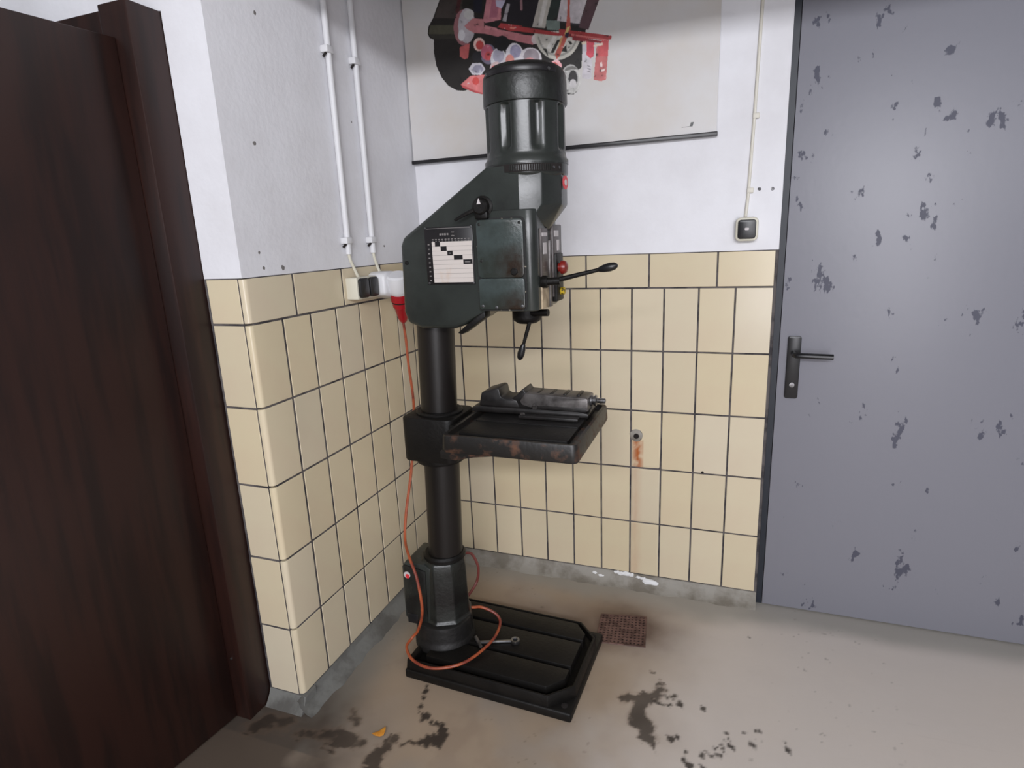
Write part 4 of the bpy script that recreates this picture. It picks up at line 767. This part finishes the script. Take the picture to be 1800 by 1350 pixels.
 ((205,203,198), [(0.726,2.067),(0.724,2.053),(0.719,2.040),(0.712,2.031),(0.703,2.025),(0.693,2.024),(0.683,2.028),(0.674,2.035),(0.666,2.046),(0.662,2.060),(0.661,2.074),(0.663,2.089),(0.668,2.101),(0.675,2.110),(0.684,2.116),(0.694,2.117),(0.704,2.113),(0.713,2.105),(0.720,2.094),(0.724,2.081)]),
 ((120,118,114), [(0.663,2.105),(0.665,2.108),(0.668,2.111),(0.671,2.114),(0.675,2.115),(0.679,2.117),(0.683,2.117),(0.687,2.117),(0.692,2.117),(0.696,2.116),(0.701,2.114),(0.705,2.112),(0.708,2.109),(0.711,2.106),(0.714,2.103)]),
 ((188,186,182), [(0.719,2.066),(0.717,2.053),(0.713,2.042),(0.706,2.034),(0.697,2.030),(0.688,2.031),(0.680,2.037),(0.673,2.046),(0.669,2.058),(0.667,2.072),(0.669,2.085),(0.674,2.096),(0.681,2.103),(0.689,2.107),(0.698,2.106),(0.707,2.100),(0.713,2.091),(0.718,2.079)]),
 ((56,54,54), [(0.713,2.072),(0.712,2.062),(0.708,2.054),(0.704,2.048),(0.698,2.045),(0.692,2.046),(0.686,2.050),(0.682,2.057),(0.679,2.066),(0.678,2.076),(0.679,2.086),(0.683,2.094),(0.687,2.100),(0.693,2.103),(0.699,2.102),(0.705,2.098),(0.709,2.091),(0.712,2.082)]),
 ((200,196,196), [(0.708,2.055),(0.707,2.050),(0.705,2.046),(0.702,2.043),(0.697,2.041),(0.693,2.042),(0.689,2.044),(0.685,2.048),(0.683,2.053),(0.682,2.058),(0.683,2.064),(0.685,2.068),(0.689,2.071),(0.693,2.072),(0.698,2.072),(0.702,2.069),(0.705,2.066),(0.708,2.061)]),
 ((40,38,40), [(0.671,2.027),(0.688,2.027),(0.679,2.020)]),
]

def make_print():
    s = .0016; xs = np.arange(.10, .86, s); zs = np.arange(2.0, 2.52, s); X, Z = np.meshgrid(xs + s/2, zs + s/2, indexing='ij'); nx, nz = X.shape
    C = np.zeros((nx, nz, 3)); hit = np.zeros((nx, nz), bool)
    for rgb, poly in ART:
        P = np.array(poly); inside = np.zeros((nx, nz), bool)
        i0 = max(0, int((P[:, 0].min()-.10)/s)-1); i1 = min(nx, int((P[:, 0].max()-.10)/s)+2); k0 = max(0, int((P[:, 1].min()-2.0)/s)-1); k1 = min(nz, int((P[:, 1].max()-2.0)/s)+2)
        if i1 <= i0 or k1 <= k0: continue
        x, z = X[i0:i1, k0:k1], Z[i0:i1, k0:k1]; ins = np.zeros_like(x, bool)
        for (xa, za), (xb, zb) in zip(P, np.roll(P, -1, 0)):
            if za == zb: continue
            ins ^= ((za > z) != (zb > z)) & (x < (xb-xa)*(z-za)/(zb-za) + xa)
        C[i0:i1, k0:k1][ins] = lin(rgb); hit[i0:i1, k0:k1] |= ins
    blur = C*0; wsum = np.zeros((nx, nz, 1)); h = hit[..., None].astype(float)      # soft offset-print edges inside the picture
    for dx, dz, w in ((0, 0, 3), (1, 0, 1), (-1, 0, 1), (0, 1, 1), (0, -1, 1)):
        blur += w*np.roll(C*h, (dx, dz), (0, 1)); wsum += w*np.roll(h, (dx, dz), (0, 1))
    C = blur/np.maximum(wsum, 1e-6)
    nz_ = fnoise(X, Z, 55, 11)[..., None]; n2_ = fnoise(X + .4*Z, Z, 21, 12)[..., None]; g_ = C.mean(-1, keepdims=True)
    C = (C*.86 + g_*.14)*(.62 + .5*nz_ + .26*n2_); fl_ = np.clip((nz_-.78)*9, 0, 1)*(g_ > .12); C = C*(1-fl_) + .62*fl_; dk_ = np.clip((.27-nz_)*9, 0, 1); C = C*(1-dk_*.7)      # printed grain, glints and line work
    vx = np.concatenate([xs, [xs[-1]+s]]); vz = np.concatenate([zs, [zs[-1]+s]]); VX, VZ = np.meshgrid(vx, vz, indexing='ij')
    idx = np.full((nx+1, nz+1), -1); I, K = np.nonzero(hit); use = np.zeros((nx+1, nz+1), bool)
    for a, b in ((0, 0), (1, 0), (1, 1), (0, 1)): use[I+a, K+b] = True
    idx[use] = np.arange(use.sum()); V = np.stack([VX[use], np.full(use.sum(), -.0223), VZ[use]], -1)
    F = np.stack([idx[I, K], idx[I+1, K], idx[I+1, K+1], idx[I, K+1]], -1)
    org = np.array([.48, -.0223, 2.25]); V = V - org
    me = bpy.data.meshes.new('printed_picture'); me.vertices.add(len(V)); me.vertices.foreach_set('co', V.ravel()); me.loops.add(F.size)
    me.loops.foreach_set('vertex_index', F.ravel().astype(np.int32)); me.polygons.add(len(F)); me.polygons.foreach_set('loop_start', np.arange(0, F.size, 4, dtype=np.int32)); me.update(calc_edges=True)
    a = me.color_attributes.new('paint', 'FLOAT_COLOR', 'CORNER'); cc = np.repeat(np.concatenate([C[I, K], np.ones((len(I), 1))], 1), 4, axis=0); a.data.foreach_set('color', cc.ravel().astype(np.float32))
    me.materials.append(M['art']); link('printed_picture', me, po, org)
make_print()

# ================================================================ floor drain and leaf
dr = thing('floor_drain', (.94, -.325, 0), 'rusty perforated drain grate set in the concrete floor behind the machine base', 'drain')
q = [(.845, -.262), (1.017, -.230), (1.036, -.408), (.858, -.430)]       # corners: back left, back right, front right, front left
def bil(u, v):
    a = Vector((*q[3], 0)).lerp(Vector((*q[2], 0)), u); b = Vector((*q[0], 0)).lerp(Vector((*q[1], 0)), u); return a.lerp(b, v)
bm = BM(); nu, nv = 12, 11; zt_ = .004
for i in range(nu):
    for j in range(nv):
        off = .5/nu if j % 2 else 0
        cu, cv_ = (i+.5)/nu, (j+.5)/nv; hu, hv = .5/nu, .5/nv
        out = [bil(min(cu+s*hu, 1), cv_+t*hv) + Vector((0, 0, zt_)) for s, t in ((-1, -1), (0, -1), (1, -1), (1, 0), (1, 1), (0, 1), (-1, 1), (-1, 0))]
        inn = [bil(cu+s*hu*.62, cv_+t*hv*.62) + Vector((0, 0, zt_)) for s, t in ((-.7, -.7), (0, -1), (.7, -.7), (1, 0), (.7, .7), (0, 1), (-.7, .7), (-1, 0))]
        low = [p + Vector((0, 0, -.0035)) for p in inn]
        O, I, L = [[bm.verts.new(p) for p in P] for P in (out, inn, low)]
        for k in range(8): bm.faces.new((O[k], O[(k+1) % 8], I[(k+1) % 8], I[k])); bm.faces.new((I[k], I[(k+1) % 8], L[(k+1) % 8], L[k]))
obj('grate', bm, M['rust'], dr)
bm = BM(); P = [Vector((*p, 0)) for p in q]; cc = sum(P, Vector())/4
O = [bm.verts.new(cc + (p-cc)*1.05) for p in P]; T = [bm.verts.new(cc + (p-cc)*1.04 + Vector((0, 0, .0035))) for p in P]; I = [bm.verts.new(cc + (p-cc)*1.0 + Vector((0, 0, .0035))) for p in P]
for k in range(4): bm.faces.new((O[k], O[(k+1) % 4], T[(k+1) % 4], T[k])); bm.faces.new((T[k], T[(k+1) % 4], I[(k+1) % 4], I[k]))
obj('frame', bm, M['rust'], dr)
bm = BM(); bm.faces.new([bm.verts.new((p.x, p.y, .0006)) for p in P]); obj('drain_pit', bm, M['pit'], dr)

lf = thing('fallen_leaf', (.3, -1.065, 0), 'small dry yellow leaf lying on the floor left of the machine base', 'leaf')
bm = BM(); out = [(-.030, -.004, .001), (-.014, -.010, .002), (.004, -.010, .004), (.014, -.004, .006), (.013, .012, .012), (.004, .026, .010), (-.004, .018, .006), (-.012, .006, .004)]
c = bm.verts.new((0, .002, .009)); R_ = [bm.verts.new(p) for p in out]
for i in range(8): bm.faces.new((c, R_[i], R_[(i+1) % 8]))
bmesh.ops.solidify(bm, geom=bm.faces[:], thickness=.0008)
bmesh.ops.translate(bm, verts=bm.verts, vec=(.303, -1.068, .0005)); obj('leaf_blade', bm, M['leaf'], lf)
